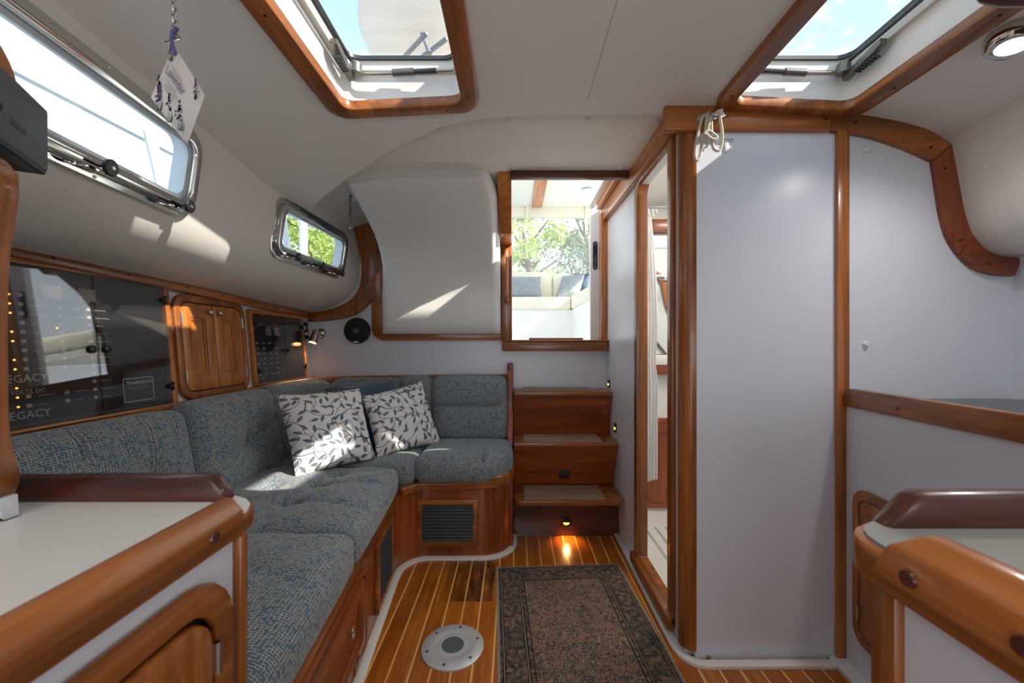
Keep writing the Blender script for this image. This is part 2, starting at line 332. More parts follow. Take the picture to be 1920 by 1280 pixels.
def rug_mat():
    t = NT('rug'); uv = t.uv(); s = t.n('ShaderNodeSeparateXYZ', {0: uv}); W, L = 0.61, 0.91
    dx = t.math('MINIMUM', s.outputs[0], t.math('SUBTRACT', W, s.outputs[0])); dy = t.math('MINIMUM', s.outputs[1], t.math('SUBTRACT', L, s.outputs[1])); d = t.math('MINIMUM', dx, dy)
    fine = t.noise(uv, 420.0, 3, 0.7); mid = t.noise(uv, 70.0, 4, 0.65); big = t.noise(uv, 9.0, 3)
    wob = t.n('ShaderNodeVectorMath', {0: t.n('ShaderNodeTexNoise', {'Vector': uv, 'Scale': 55.0, 'Detail': 3.0}).outputs['Color'], 3: 0.030}, operation='SCALE').outputs[0]
    duv = t.n('ShaderNodeVectorMath', {0: uv, 1: wob}, operation='ADD').outputs[0]
    vb = t.n('ShaderNodeTexVoronoi', {'Vector': duv, 'Scale': 22.0, 'Randomness': 0.8}, voronoi_dimensions='2D'); vs = t.n('ShaderNodeTexVoronoi', {'Vector': duv, 'Scale': 62.0, 'Randomness': 0.9}, voronoi_dimensions='2D')
    rosette = t.math('ADD', t.math('MULTIPLY', t.math('SINE', t.math('MULTIPLY', vb.outputs[0], 11.0)), 0.5), 0.5)
    dots = t.math('ADD', t.math('MULTIPLY', t.math('SINE', t.math('MULTIPLY', vs.outputs[0], 15.0)), 0.5), 0.5)
    field = t.ramp(t.math('ADD', t.math('MULTIPLY', dots, 0.35), t.math('ADD', t.math('MULTIPLY', mid, 0.45), t.math('MULTIPLY', fine, 0.3))),
                   [(0.36, srgb(44, 36, 34)), (0.50, srgb(84, 68, 58)), (0.60, srgb(112, 90, 76)), (0.72, srgb(160, 138, 116))])
    patch = t.noise(duv, 34.0, 2); terra = t.ramp(patch, [(0.52, (0, 0, 0)), (0.62, (1, 1, 1))]); slate = t.ramp(patch, [(0.36, (1, 1, 1)), (0.46, (0, 0, 0))])
    field = t.mix(t.math('MULTIPLY', terra, 0.45), field, srgb(150, 104, 84)); field = t.mix(t.math('MULTIPLY', slate, 0.45), field, srgb(64, 68, 70))
    field = t.mix(t.math('MULTIPLY', big, 0.3), field, srgb(96, 84, 76))
    f2 = t.math('ADD', t.math('MULTIPLY', rosette, 0.14), t.math('ADD', t.math('MULTIPLY', mid, 0.72), t.math('MULTIPLY', fine, 0.25)))
    border = t.ramp(f2, [(0.36, srgb(36, 34, 34)), (0.50, srgb(66, 60, 56)), (0.62, srgb(108, 86, 74)), (0.76, srgb(156, 132, 112))])
    border = t.mix(t.math('MULTIPLY', t.n('ShaderNodeSeparateColor', {0: vb.outputs['Color']}).outputs[0], 0.45), border, srgb(62, 62, 62))
    border = t.mix(t.math('MULTIPLY', terra, 0.4), border, srgb(150, 110, 92)); border = t.mix(t.math('MULTIPLY', slate, 0.35), border, srgb(70, 78, 78))
    c = t.mix(t.math('LESS_THAN', d, 0.128), field, border)
    for a, b, k in ((0.018, 0.0215, (34, 28, 26)), (0.0215, 0.0245, (150, 130, 110)), (0.0245, 0.028, (34, 28, 26)), (0.100, 0.1035, (30, 26, 26)), (0.1035, 0.107, (146, 126, 104)), (0.107, 0.111, (30, 26, 26)), (0.124, 0.1275, (30, 26, 26))):
        c = t.mix(t.math('MULTIPLY', t.math('GREATER_THAN', d, a), t.math('LESS_THAN', d, b)), c, srgb(*k))
    st = t.math('GREATER_THAN', t.math('SINE', t.math('MULTIPLY', t.math('ADD', s.outputs[0], s.outputs[1]), 900.0)), -0.2)
    c = t.mix(t.math('LESS_THAN', d, 0.009), c, t.mix(st, srgb(64, 58, 54), srgb(178, 168, 154)))
    t.bsdf(c, 0.95, spec=0.1, normal=t.bump(t.math('ADD', fine, mid), 0.5, 0.002))
rug_mat()

def sole_mat():
    t = NT('sole_plank'); o = t.obj(); sc = (40, 1.5, 40)
    seed = t.n('ShaderNodeObjectInfo').outputs['Random']; v = t.n('ShaderNodeVectorMath', {0: o, 1: t.n('ShaderNodeCombineXYZ', {0: t.math('MULTIPLY', seed, 9.0), 1: t.math('MULTIPLY', seed, 4.0), 2: 0.0}).outputs[0]}, operation='ADD').outputs[0]
    a = t.noise(t.mapping(v, sc), 1.0, 5, 0.65); q = t.noise(t.mapping(v, (190, 7, 190)), 1.0, 2); b = t.noise(v, 2.5, 2)
    f = t.math('ADD', t.math('MULTIPLY', a, 0.5), t.math('ADD', t.math('MULTIPLY', q, 0.2), t.math('MULTIPLY', b, 0.3)))
    c = t.ramp(f, [(0.34, srgb(112, 52, 8)), (0.5, srgb(164, 88, 18)), (0.66, srgb(196, 118, 34))])
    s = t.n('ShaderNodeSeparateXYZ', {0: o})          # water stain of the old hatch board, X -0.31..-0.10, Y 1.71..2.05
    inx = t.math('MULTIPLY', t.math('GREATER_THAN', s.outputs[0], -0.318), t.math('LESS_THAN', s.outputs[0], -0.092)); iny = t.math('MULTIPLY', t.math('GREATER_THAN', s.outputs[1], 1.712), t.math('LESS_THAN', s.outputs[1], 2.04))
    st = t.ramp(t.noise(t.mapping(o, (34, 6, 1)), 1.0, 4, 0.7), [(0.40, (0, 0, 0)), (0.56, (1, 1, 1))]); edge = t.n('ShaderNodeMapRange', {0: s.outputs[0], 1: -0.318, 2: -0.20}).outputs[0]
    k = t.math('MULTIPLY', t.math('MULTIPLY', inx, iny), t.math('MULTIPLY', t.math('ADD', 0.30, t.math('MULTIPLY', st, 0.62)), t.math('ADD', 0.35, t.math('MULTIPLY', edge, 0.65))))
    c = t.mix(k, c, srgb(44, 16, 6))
    t.bsdf(c, 0.3, coat=0.4, coat_rough=0.15, normal=t.bump(q, 0.05, 0.001))
sole_mat(); wood('holly', 1, (214, 160, 84), (238, 196, 124), coat=0.4)
def rope_mat():
    t = NT('rope'); n = t.n('ShaderNodeTexVoronoi', {'Vector': t.obj(), 'Scale': 90.0}).outputs[0]
    t.bsdf(t.mix(t.math('LESS_THAN', n, 0.16), srgb(206, 196, 180), srgb(50, 42, 44)), 0.8)
rope_mat()
def foliage_mat(name, a, b):
    t = NT(name); r = t.noise(t.obj(), 1.3, 3)
    d = t.n('ShaderNodeBsdfDiffuse', {0: t.mix(r, srgb(*a), srgb(*b))}); tl = t.n('ShaderNodeBsdfTranslucent', {0: t.mix(r, srgb(*a), srgb(*b))})
    mx = t.n('ShaderNodeMixShader', {0: 0.5, 1: d.outputs[0], 2: tl.outputs[0]}); t.t.links.new(mx.outputs[0], t.out.inputs[0])
foliage_mat('leaf_light', (120, 150, 60), (196, 206, 110)); foliage_mat('leaf_dark', (70, 100, 66), (130, 150, 110))

# ------------------------------------------------------------------ the shell
CL = 0.28                                            # centreline of the boat
def ceil_z(x): return 1.925-0.13*(abs(x-CL)/1.30)**4
def xl(y): return interp(y, [(-1.3, -0.72), (1.7, -1.055), (2.2, -1.05), (2.7, -1.0)])
def xr(y): return 1.352+0.115*y
EDGE = [(-1.12, 2.09), (-0.84, 1.90), (-0.69, 1.80), (-0.55, 1.69), (-0.415, 1.595), (-0.265, 1.50), (-0.10, 1.45), (0.05, 1.436), (1.7, 1.43)]

floor = thing('floor', 'varnished teak and holly cabin sole', 'floor', (0, 0, 0), kind='structure')
G().box((-1.45, -1.2, -0.03), (1.8, 2.7, -0.006)).build('subfloor', 'deep_y', floor)
PW, HW = 0.0695, 0.0068
pl0 = G().box((-0.0+HW/2, -1.1, -0.006), (PW-HW/2, 2.34, 0.0)).build('plank', 'sole_plank', floor)
x0 = -0.628
for i in range(25):
    x = x0+i*PW
    ymax = 2.34 if x < 0.58 else 1.40
    G().box((x+HW/2, -1.1, -0.006), (x+PW-HW/2, ymax, 0.0)).build('plank', 'sole_plank', floor)
    G().box((x-HW/2, -1.1, -0.006), (x+HW/2, ymax, -0.0003)).build('holly_strip', 'holly', floor)
bpy.data.objects.remove(pl0)
for (px, py) in ((832, 1127), (908, 1126), (866, 1129)):
    p = P(px, py, 827.2/(py-644)); G().lathe([(0.004, 0.0), (0.003, 0.0015)], (p.x, p.y, 0), (0, 0, 1), 8).build('screw', 'brass', floor)

ceiling = thing('ceiling', 'white vinyl cambered headliner with curved aft edge', 'ceiling', (CL, 0.5, 1.92), kind='structure')
HX = (-0.565, -0.175); HX2 = (0.56-HX[1], 0.56-HX[0]); HY = (0.80, 1.345)
xs_in = [-0.92, -0.75, HX[0], -0.46, -0.36, -0.27, HX[1], -0.05, 0.1, CL, 0.46, 0.6, HX2[0], 0.83, 0.92, 1.02, HX2[1], 1.24, 1.34]
ys_in = [-1.2, -0.8, -0.4, 0.0, 0.4, 0.6, HY[0], 1.0, 1.2, HY[1]]
rows = []
for y in ys_in:
    xs = [xl(y)-0.01]+xs_in+[xr(y)+0.02]
    rows.append([V((x, y, ceil_z(x))) for x in xs])
lastx = [xl(2.05)-0.06, -0.95, -0.80]+xs_in[2:]+[xr(1.42)+0.02]
ye = [interp(x, EDGE) for x in lastx]
for k in (0.25, 0.5, 0.75, 1.0):
    rr_ = []
    for j, x in enumerate(lastx):
        y = HY[1]+(ye[j]-HY[1])*k; xx = rows[len(ys_in)-1][j].x*(1-k)+x*k; rr_.append(V((xx, y, ceil_z(xx)-(0.006*k))))
    rows.append(rr_)
rows.append([V((p.x, p.y+0.004, p.z+0.05)) for p in rows[-1]])
piping = [p+V((0, 0.001, 0.004)) for p in rows[-2]]
iy = ys_in.index(HY[0]); jl = xs_in.index(HX[0])+1; jr = xs_in.index(HX[1])+1; kl = xs_in.index(HX2[0])+1; kr = xs_in.index(HX2[1])+1
def in_hatch(i, j): return iy <= i < len(ys_in)-1 and (jl <= j < jr or kl <= j < kr)
G().grid(rows, skip=in_hatch).build('headliner_panel', 'headliner', ceiling, smooth=40)
G().tube(smooth_path(piping[:14], 3), 0.0045, 8).build('edge_piping', 'vinyl', ceiling)
G().box((0.2476, 0.0, ceil_z(0.248)-0.0012), (0.2490, 1.425, ceil_z(0.248)+0.002)).build('centre_seam', 'print_dim', ceiling)
# raised overhead aft of the curved edge
def over_z(x): return 1.962-0.15*max(0, (-0.50-x)/0.65)**2
oh = []
for y in (1.38, 1.6, 1.8, 2.0):
    oh.append([V((x, y, over_z(x))) for x in (-1.16, -1.05, -0.95, -0.84, -0.7, -0.5, -0.2, -0.02, 0.3, 0.63)])
G().grid(oh).build('companionway_overhead', 'headliner', ceiling)
G().grid([[V((x, y, over_z(x))) for x in (-1.16, -1.05, -0.95, -0.84, -0.7, -0.5, -0.2, -0.02)] for y in (2.0, 2.3, 2.66)]).build('quarter_overhead', 'headliner', ceiling)
for (px, py, Y) in ((951, 217, 1.50), (1108, 216, 1.49), (1241, 212, 1.51), (823, 235, 1.56), (676, 314, 1.85)):
    p = P(px, py, Y); z = over_z(p.x); G().lathe([(0.012, 0.0), (0.012, -0.003), (0.008, -0.006)], (p.x, p.y+0.05, z), (0, 0, 1), 14).build('button', 'cap_white', ceiling)
for (x, y) in ((0.0, 1.97), (0.52, 1.97), (-0.93, 2.18), (-0.98, 2.10), (-0.90, 2.26)):
    G().lathe([(0.012, 0.0), (0.012, -0.003), (0.008, -0.006)], (x, y, over_z(x)), (0, 0, 1), 14).build('button', 'cap_white', ceiling)

# aft bulkhead with the companionway opening
wall_aft = thing('wall_aft', 'white laminate aft bulkhead behind the settee', 'wall', (-0.4, 2.65, 0), kind='structure')
AY = 2.65
g = G()
g.prism([V((x, AY, z)) for x, z in ((-1.45, 0), (-0.015, 0), (-0.015, 2.0), (-1.09, 2.0), (-1.08, 1.50), (-1.14, 1.40), (-1.45, 1.34))], (0, 0.05, 0)); g.box((-0.015, AY, 0), (0.62, AY+0.05, 1.085)); g.box((0.575, AY, 1.085), (0.64, AY+0.05, 2.0))
g.build('bulkhead_panel', 'laminate', wall_aft)
# left locker face, leaning outboard at the top
LW = Frame((-1.333, 0, 0.83), (0, 1, 0), (-0.045, 0, 0.52), (1, 0, 0.0865))     # a = Y, b = up the face, c = into the cabin
wall_left = thing('wall_left', 'white laminate locker face along the left side', 'wall', (-1.35, 1.6, 0), kind='structure')
G().box((-1.2, -0.9, -0.04), (2.67, 0.62, 0.0), LW).build('locker_face', 'laminate', wall_left)
# side liner with port holes
def liner(side):
    YS = [-1.2, -0.6, 0.0, 0.40, 0.62, 0.95, 1.26, 1.45, 1.65, 1.81, 2.0, 2.2, 2.43, 2.55, 2.66] if side < 0 else [-1.2, -0.5, 0.2, 0.6, 0.9, 1.1, 1.25, 1.42]
    rws = []
    for y in YS:
        if side < 0:
            x = xl(y); k = max(0, min(1, (y-1.9)/0.7)); zt = interp(y, [(1.08, 1.362), (2.6, 1.305)])
            rows_ = [(x-0.06-0.02*k, 1.98), (x-0.012*k*2, 1.80), (x-0.004-0.01*k, 1.735), (x-0.014, 1.62), (x-0.032+0.015*k, 1.525), (x-0.058+0.015*k, 1.465), (x-0.10+0.02*k, 1.415), (x-0.16+0.02*k, 1.378-0.01*k), (x-0.23, 1.352-0.02*k), (-1.385, zt)]
        else:
            x = xr(y)
            rows_ = [(x-0.02, 1.9), (x, 1.79), (x+0.022, 1.67), (x+0.045, 1.555), (x+0.07, 1.48), (x+0.115, 1.43), (x+0.17, 1.405), (x+0.30, 1.40)]
        rws.append([V((a, y, b)) for a, b in rows_])
    sk = None
    if side < 0:
        i1, i2 = YS.index(0.40), YS.index(1.26); i3, i4 = YS.index(1.81), YS.index(2.43)
        sk = lambda i, j: (i1 <= i < i2 or i3 <= i < i4) and 2 <= j < 4
    return G().grid(rws, skip=sk)
liner(-1).build('side_liner', 'vinyl', wall_left, smooth=60)
wall_right = thing('wall_right', 'white vinyl hull side above the galley', 'wall', (1.75, 0.5, 0), kind='structure')
liner(1).build('side_liner', 'vinyl', wall_right, smooth=60)
G().box((1.745, -1.2, 0), (1.80, 1.44, 1.42)).build('galley_side_panel', 'laminate', wall_right)
wall_front = G().box((-1.5, -1.26, 0), (1.85, -1.2, 2.0)).build('wall_front', 'laminate', label='white forward bulkhead behind the photographer', cat='wall', kind='structure')
# head compartment: bulkhead facing the saloon, corridor wall with doorway
BY = 1.40
wall_head = thing('wall_head', 'white laminate bulkhead of the head compartment', 'wall', (1.1, BY, 0), kind='structure')
G().box((0.632, BY, 0), (1.12, BY+0.03, 1.95)).build('bulkhead_panel', 'laminate', wall_head)
G().box((1.12, BY+0.002, 0), (1.80, BY+0.03, 1.95)).build('bulkhead_panel', 'laminate', wall_head)
for (px, py) in ((1624, 281), (1623, 645)):
    p = P(px, py, BY); G().lathe([(0.010, 0), (0.010, 0.006), (0.007, 0.010), (0.002, 0.011)], (p.x, BY+0.002, p.z), (0, -1, 0), 14).build('cap', 'cap_white', wall_head)
for px in (1330, 1557):
    p = P(px-2, 1231, BY); G().lathe([(0.008, 0), (0.008, 0.004), (0.004, 0.006)], (p.x, BY, p.z), (0, -1, 0), 12).build('screw', 'steel', wall_head)
CWX = 0.605
wall_corridor = thing('wall_corridor', 'white wall between companionway steps and head doorway', 'wall', (CWX, 2.0, 0), kind='structure')
D0, D1, DZ0, DZ1 = 1.545, 1.935, 0.06, 1.855      # doorway hole: y range, z range
g = G()
g.box((CWX, D1, 0), (CWX+0.035, AY, 2.0)); g.box((CWX, 1.42, 0), (CWX+0.035, D0, 2.0)); g.box((CWX, D0, DZ1), (CWX+0.035, D1, 2.0)); g.box((CWX, D0, 0), (CWX+0.035, D1, DZ0))
g.build('corridor_panel', 'laminate_gloss', wall_corridor)
# head interior
hd = thing('wall_shower', 'cream moulded interior of the head compartment', 'wall', (1.1, 2.2, 0), kind='structure')
g = G(); HA = 2.52
g.box((0.64, HA, 0), (1.8, HA+0.04, 2.0)); g.box((1.5, 1.43, 0), (1.55, HA, 2.0)); g.box((0.62, 1.43, 1.97), (1.8, 2.7, 2.0))
g.build('moulded_wall', 'head_wall', hd)
g = G(); g.box((0.64, 1.43, 0.0), (1.8, HA, 0.055)).build('shower_floor', 'gelcoat', hd)
for x in (0.735, 0.795, 0.855, 0.915):
    G().box((x, 1.62, 0.0545), (x+0.014, 2.28, 0.0565)).build('drain_slot', 'print_dim', hd)

# ------------------------------------------------------------------ trims of the setting
tn = [0]
def trim(g, mat, label, bevel=0.006, cat='trim'):
    tn[0] += 1; return g.build('trim_%d' % tn[0], mat, bevel=bevel, label=label, cat=cat, kind='structure')
def screw(p, n, parent, r=0.0045, mat='screw'):
    G().lathe([(r, -0.001), (r, 0.0015), (r*0.6, 0.002)], p, n, 8).build('screw', mat, parent)
# top rail above the lockers
path = [V((-1.372, y, interp(y, [(-1.2, 1.40), (1.08, 1.352), (2.64, 1.285)]))) for y in (-1.2, 0.0, 0.6, 1.08, 1.5, 2.0, 2.64)]
t1 = trim(G().sweep(path, [(-0.012, -0.018), (0.028, -0.018), (0.028, 0.012), (0.016, 0.022), (-0.012, 0.022)]), 'wood_y', 'long teak rail under the left vinyl side liner', 0.003)
for y in (1.17, 1.40, 1.65, 1.85, 2.1): screw((-1.344, y, interp(y, [(1.08, 1.354), (2.64, 1.287)])), (1, 0, 0), t1)
# lower rail behind the settee backs, curving round the corner
def zr(y): return interp(y, [(-1, 0.80), (1.075, 0.832), (2.6, 0.868)])
rp = [V((-1.325, y, zr(y))) for y in (-0.9, 0.2, 1.0, 1.5, 2.0)]
for k in range(1, 9):
    a = math.radians(90*k/8); rp.append(V((-1.325+0.5*(1-math.cos(a)), 2.10+0.52*math.sin(a), zr(2.6) if k > 4 else zr(2.2)+(zr(2.6)-zr(2.2))*k/4)))
rp += [V((-0.5, 2.625, 0.872)), V((-0.04, 2.625, 0.875))]
trim(G().sweep(rp, [(-0.02, -0.024), (0.014, -0.024), (0.014, 0.018), (0.006, 0.024), (-0.02, 0.024)]), 'wood_y', 'teak rail along the top of the settee backs', 0.003)
G().prism([V((p.x-0.0, p.y, 0.86)) for p in rp[4:]]+[V((-0.04, 2.66, 0.86)), V((-1.36, 2.66, 0.86)), V((-1.36, 2.0, 0.86))], (0, 0, 0.012)).build('trim_shelf', 'wood_y', label='corner shelf behind the curved settee back', cat='shelf', kind='structure')
# curved teak moulding at the aft end of the liner
TY = 2.615
inn = [(652, 398), (658, 420), (666, 445), (674, 478), (677, 508), (673, 536), (662, 556), (642, 570), (614, 580), (578, 585)]
out = [(690, 398), (700, 420), (709, 452), (715, 484), (716, 522), (704, 548), (688, 572), (664, 590), (624, 600), (576, 603)]
a_ = smooth_path([P(x, y, TY) for x, y in inn], 4); b_ = smooth_path([P(x, y, TY) for x, y in out], 4)
t3 = trim(G().ribbon(a_, b_, (0, 0.034, 0)), 'wood_z', 'curved teak moulding where the left liner meets the aft bulkhead', 0.006)
for (x, y) in ((679, 520), (709, 520), (656, 580), (592, 594)): screw(P(x, y, TY), (0, -1, 0), t3)
# teak surround under and beside the padded panel
o2 = rr(-0.930, -0.006, 1.118, 1.62, [0.0, 0.0, 0.06, 0.0]); i2 = rr(-0.845, -0.075, 1.185, 1.66, [0.0, 0.0, 0.06, 0.0])
g = G(); fs = Frame((0, TY-0.003, 0), (1, 0, 0), (0, 0, 1), (0, -1, 0))
oo = [(-0.930, 1.535), (-0.930, 1.20)]+[(-0.930+0.075*(1-math.cos(a)), 1.20-0.078*math.sin(a)) for a in (0.4, 0.8, 1.2, 1.57)]+[(-0.012, 1.122)]
ii = [(-0.850, 1.60), (-0.850, 1.24)]+[(-0.850+0.055*(1-math.cos(a)), 1.24-0.055*math.sin(a)) for a in (0.4, 0.8, 1.2, 1.57)]+[(-0.012, 1.185)]
g.box((-0.948, TY+0.006, 1.40), (-0.835, TY+0.034, 1.66))
t4 = trim(g.ribbon([fs(a, b) for a, b in oo], [fs(a, b) for a, b in ii], (0, 0.034, 0)), 'wood_x', 'teak surround below the padded quarter panel', 0.006)
for (x, y) in ((708, 600), (735, 632), (832, 632), (928, 630), (708, 553)): screw(P(x, y, TY), (0, -1, 0), t4)
# companionway posts, sill, header, side beam and slide rails
def PY(z): return interp(z, [(1.12, 2.60), (1.42, 2.585), (1.55, 2.54), (1.68, 2.45), (1.78, 2.35), (1.87, 2.21), (1.93, 2.09), (1.965, 2.0)])
t5 = trim(G().box((-0.085, 2.60, 1.11), (-0.014, 2.66, 1.80)), 'wood_z', 'teak post on the left of the companionway', 0.006)
prof = [(PY(z)-0.005, z) for z in (1.74, 1.78, 1.83, 1.87, 1.90, 1.93, 1.962)]
t6 = trim(G().prism([V((-0.085, y-0.045*min(1, (1.962-z)/0.05), z)) for y, z in prof]+[V((-0.085, 2.60, 1.962)), V((-0.085, 2.62, 1.74))], (0.071, 0, 0)), 'gold_z', 'golden teak cheek at the top left of the companionway', 0.003)
t7 = trim(G().box((-0.078, 2.560, 1.052), (0.602, 2.65, 1.112)).box((-0.082, 2.552, 1.112), (0.605, 2.67, 1.124)), 'wood_x', 'teak sill across the bottom of the companionway', 0.005)
for x in (0.02, 0.52): screw((x, 2.56, 1.07), (0, -1, 0), t7, 0.003, 'brass')
trim(G().box((-0.02, 1.995, 1.925), (0.60, 2.03, 1.975)), 'dark_x', 'dark wooden header strip at the front of the sliding hatch', 0.004)
beam = G().prism([V((x, y, z)) for x, y, z in ((0.572, 1.415, 1.875), (0.572, 1.415, 1.97), (0.572, 2.64, 1.985), (0.572, 2.64, 1.895))], (0.034, 0, 0))
t9 = trim(beam, 'gold_y', 'teak beam running aft along the top of the corridor wall', 0.005)
screw((0.572, 1.48, 1.94), (-1, 0, 0), t9); screw((0.572, 1.60, 1.92), (-1, 0, 0), t9)
trim(G().box((0.545, 2.04, 1.985), (0.60, 2.66, 2.055)), 'gold_y', 'upper slide rail of the companionway hatch', 0.004)
trim(G().box((0.562, 2.60, 1.12), (0.606, 2.655, 1.95)), 'gold_z', 'slim teak post on the right of the companionway', 0.005)
jamb = thing('door_jamb', 'white companionway door jamb with a black lock', 'jamb', (0.54, 2.7, 1.1))
G().box((0.512, 2.69, 1.09), (0.60, 2.73, 2.06)).build('jamb_board', 'white_paint', jamb, bevel=0.003)
G().box((0.505, 2.05, 2.02), (0.548, 2.73, 2.075)).build('slide_cover', 'white_paint', jamb, bevel=0.003)
fl = Frame((0.5435, 2.69, 1.69), (1, 0, 0), (0, 0, 1), (0, -1, 0))
lk = G().prism([fl(a, b) for a, b in rr(-0.016, 0.016, -0.095, 0.095, 0.0155)], (0, -0.004, 0)).build('lock_plate', 'dark_grey', jamb)
G().prism([fl(a, b, 0.004) for a, b in rr(-0.008, 0.008, 0.005, 0.06, 0.007)], (0, -0.003, 0)).build('lock_slot', 'black', lk)
for b in (0.08, -0.035, -0.08): G().lathe([(0.005, 0.004), (0.003, 0.007)], fl(0, b), (0, -1, 0), 8).build('screw', 'chrome', lk)
# hand hold on the left post
hh = thing('grab_handle', 'vertical wooden grab handle on the left companionway post', 'handle', (-0.05, 2.60, 1.37))
G().tube(smooth_path([(-0.05, 2.60, 1.375), (-0.05, 2.565, 1.39), (-0.05, 2.55, 1.44), (-0.05, 2.55, 1.64), (-0.05, 2.565, 1.69), (-0.05, 2.60, 1.705)], 4), [0.012]*21, 10).build('grip', 'wood_z', hh)
for z in (1.375, 1.705): G().lathe([(0.017, 0), (0.014, 0.006)], (-0.05, 2.60, z), (0, -1, 0), 12).build('foot', 'wood_z', hh)

# corner post and bulkhead trims of the head
pc = [(0.632, BY-0.006)]
for k in range(9):
    a = math.radians(270-90*k/8); pc.append((0.634+0.046*math.cos(a), BY+0.040+0.046*math.sin(a)))
pc += [(0.634, BY+0.05)]
trim(G().prism([V((x, y, 0.03)) for x, y in pc], (0, 0, 1.85)), 'wood_z', 'rounded teak corner post between corridor and saloon', 0)
top = [(1247, 196), (1420, 196), (1560, 197), (1600, 199), (1650, 208), (1700, 222), (1745, 243), (1786, 268), (1795, 300), (1801, 340), (1808, 380), (1816, 415), (1829, 443), (1850, 466), (1880, 479), (1920, 482)]
bot = [(1247, 244), (1420, 244), (1560, 245), (1590, 248), (1635, 256), (1680, 270), (1718, 285), (1752, 301), (1757, 330), (1763, 370), (1770, 410), (1782, 447), (1801, 477), (1829, 502), (1866, 515), (1904, 518)]
TB = 1.384
def tb(pts): return [P(x, y, TB) for x, y in pts]
t12 = trim(G().ribbon(tb(top[:3]), tb(bot[:3]), (0, 0.022, 0)), 'wood_x', 'straight teak beam over the head bulkhead', 0.005)
a_ = smooth_path(tb(top[2:8]), 4); b_ = smooth_path(tb(bot[2:8]), 4)
t13 = trim(G().ribbon(a_, b_, (0, 0.022, 0)), 'wood_x', 'curved teak moulding sweeping down to the right of the bulkhead', 0.005)
a_ = smooth_path(tb(top[7:13]), 4); b_ = smooth_path(tb(bot[7:13]), 4)
t14 = trim(G().ribbon(a_, b_, (0, 0.024, 0)), 'deep_z', 'steep teak moulding down the edge of the right hull liner', 0.005)
a_ = smooth_path(tb(top[12:]), 4); b_ = smooth_path(tb(bot[12:]), 4)
t15 = trim(G().ribbon(a_, b_, (0, 0.022, 0)), 'deep_x', 'dark teak foot of the moulding under the right hull liner', 0.005)
for (x, y, t) in ((1549, 223, t12), (1605, 229, t13), (1745, 276, t13), (1772, 316, t14), (1801, 450, t14), (1855, 494, t15)): screw(P(x, y, TB), (0, -1, 0), t, 0.005)
x0_, x1_ = P(1564, 0, BY).x, P(1587, 0, BY).x
trim(G().box((x0_, BY-0.016, 0.012), (x1_, BY, 1.85)), 'wood_z', 'vertical teak batten dividing the head bulkhead', 0.005)
# teak frame round the head doorway
fd = Frame((CWX, 0, 0), (0, 1, 0), (0, 0, 1), (-1, 0, 0))
on = rr(1.50, 1.975, 0.035, 1.895, [0.06, 0.04, 0.01, 0.01]); inn_ = rr(1.548, 1.93, 0.075, 1.86, [0.05, 0.03, 0.005, 0.005])
door_frame = thing('door_1', 'teak framed doorway into the head compartment', 'doorway', (CWX, 1.74, 0), kind='structure')
G().ring([fd(a, b, 0.016) for a, b in on], [fd(a, b, 0.016) for a, b in inn_], (0.055, 0, 0)).build('door_frame', 'wood_z', door_frame, bevel=0.005)
G().box((1.50, 0.030, 0.0), (1.985, 0.078, 0.034), fd).build('door_sill', 'wood_y', door_frame, bevel=0.006)
G().box((1.931, 0.90, -0.030), (1.936, 1.0, 0.0), fd).build('strike_plate', 'brass', door_frame)

# white lip of the sole moulding
def off2(path, d):
    res = []
    for i, p in enumerate(path):
        a = path[max(0, i-1)]; b = path[min(len(path)-1, i+1)]; t = (b-a); t.z = 0; t.normalize(); res.append(p+V((t.y, -t.x, 0))*d)
    return res
def xf(y): return -0.409-0.085*y
base = [V((xf(y), y, 0)) for y in (0.30, 0.8, 1.3, 1.86)]
for k in range(1, 8):
    a = math.radians(90*k/7); base.append(V((-0.567-0.004+0.14*(1-math.cos(a)), 1.90+0.16*math.sin(a), 0)))
base += [V((-0.30, 2.06, 0)), V((-0.165, 2.06, 0))]
for k in range(1, 9):
    a = math.radians(90*k/8); base.append(V((-0.165+0.15*math.sin(a), 2.06+0.15*(1-math.cos(a)), 0)))
base += [V((-0.015, 2.30, 0))]
lip_p = off2(base, 0.015)
trim(G().sweep(lip_p, [(-0.015, 0.0), (0.017, 0.0), (0.017, 0.010), (-0.015, 0.014)]), 'white_strip', 'white moulded lip along the foot of the settee', 0.002)
rb = [V((0.592, 2.32, 0)), V((0.590, 1.9, 0)), V((0.585, 1.48, 0))]
for k in range(1, 7):
    a = math.radians(90*k/6); rb.append(V((0.655-0.07*math.cos(a), 1.455-0.085*math.sin(a), 0)))
rb += [V((1.12, 1.372, 0)), V((1.20, 1.36, 0))]
trim(G().sweep(rb, [(-0.016, 0.0), (0.020, 0.0), (0.020, 0.014), (-0.016, 0.010)]), 'white_strip', 'white moulded lip along the foot of the head compartment', 0.002)
G().prism([V((1.095, 1.40, 0)), V((1.08, 1.05, 0)), V((1.16, 1.05, 0)), V((1.16, 1.40, 0))], (0, 0, 0.012)).build('trim_pan', 'white_strip', label='white moulded sole patch at the foot of the galley front', cat='trim', kind='structure')

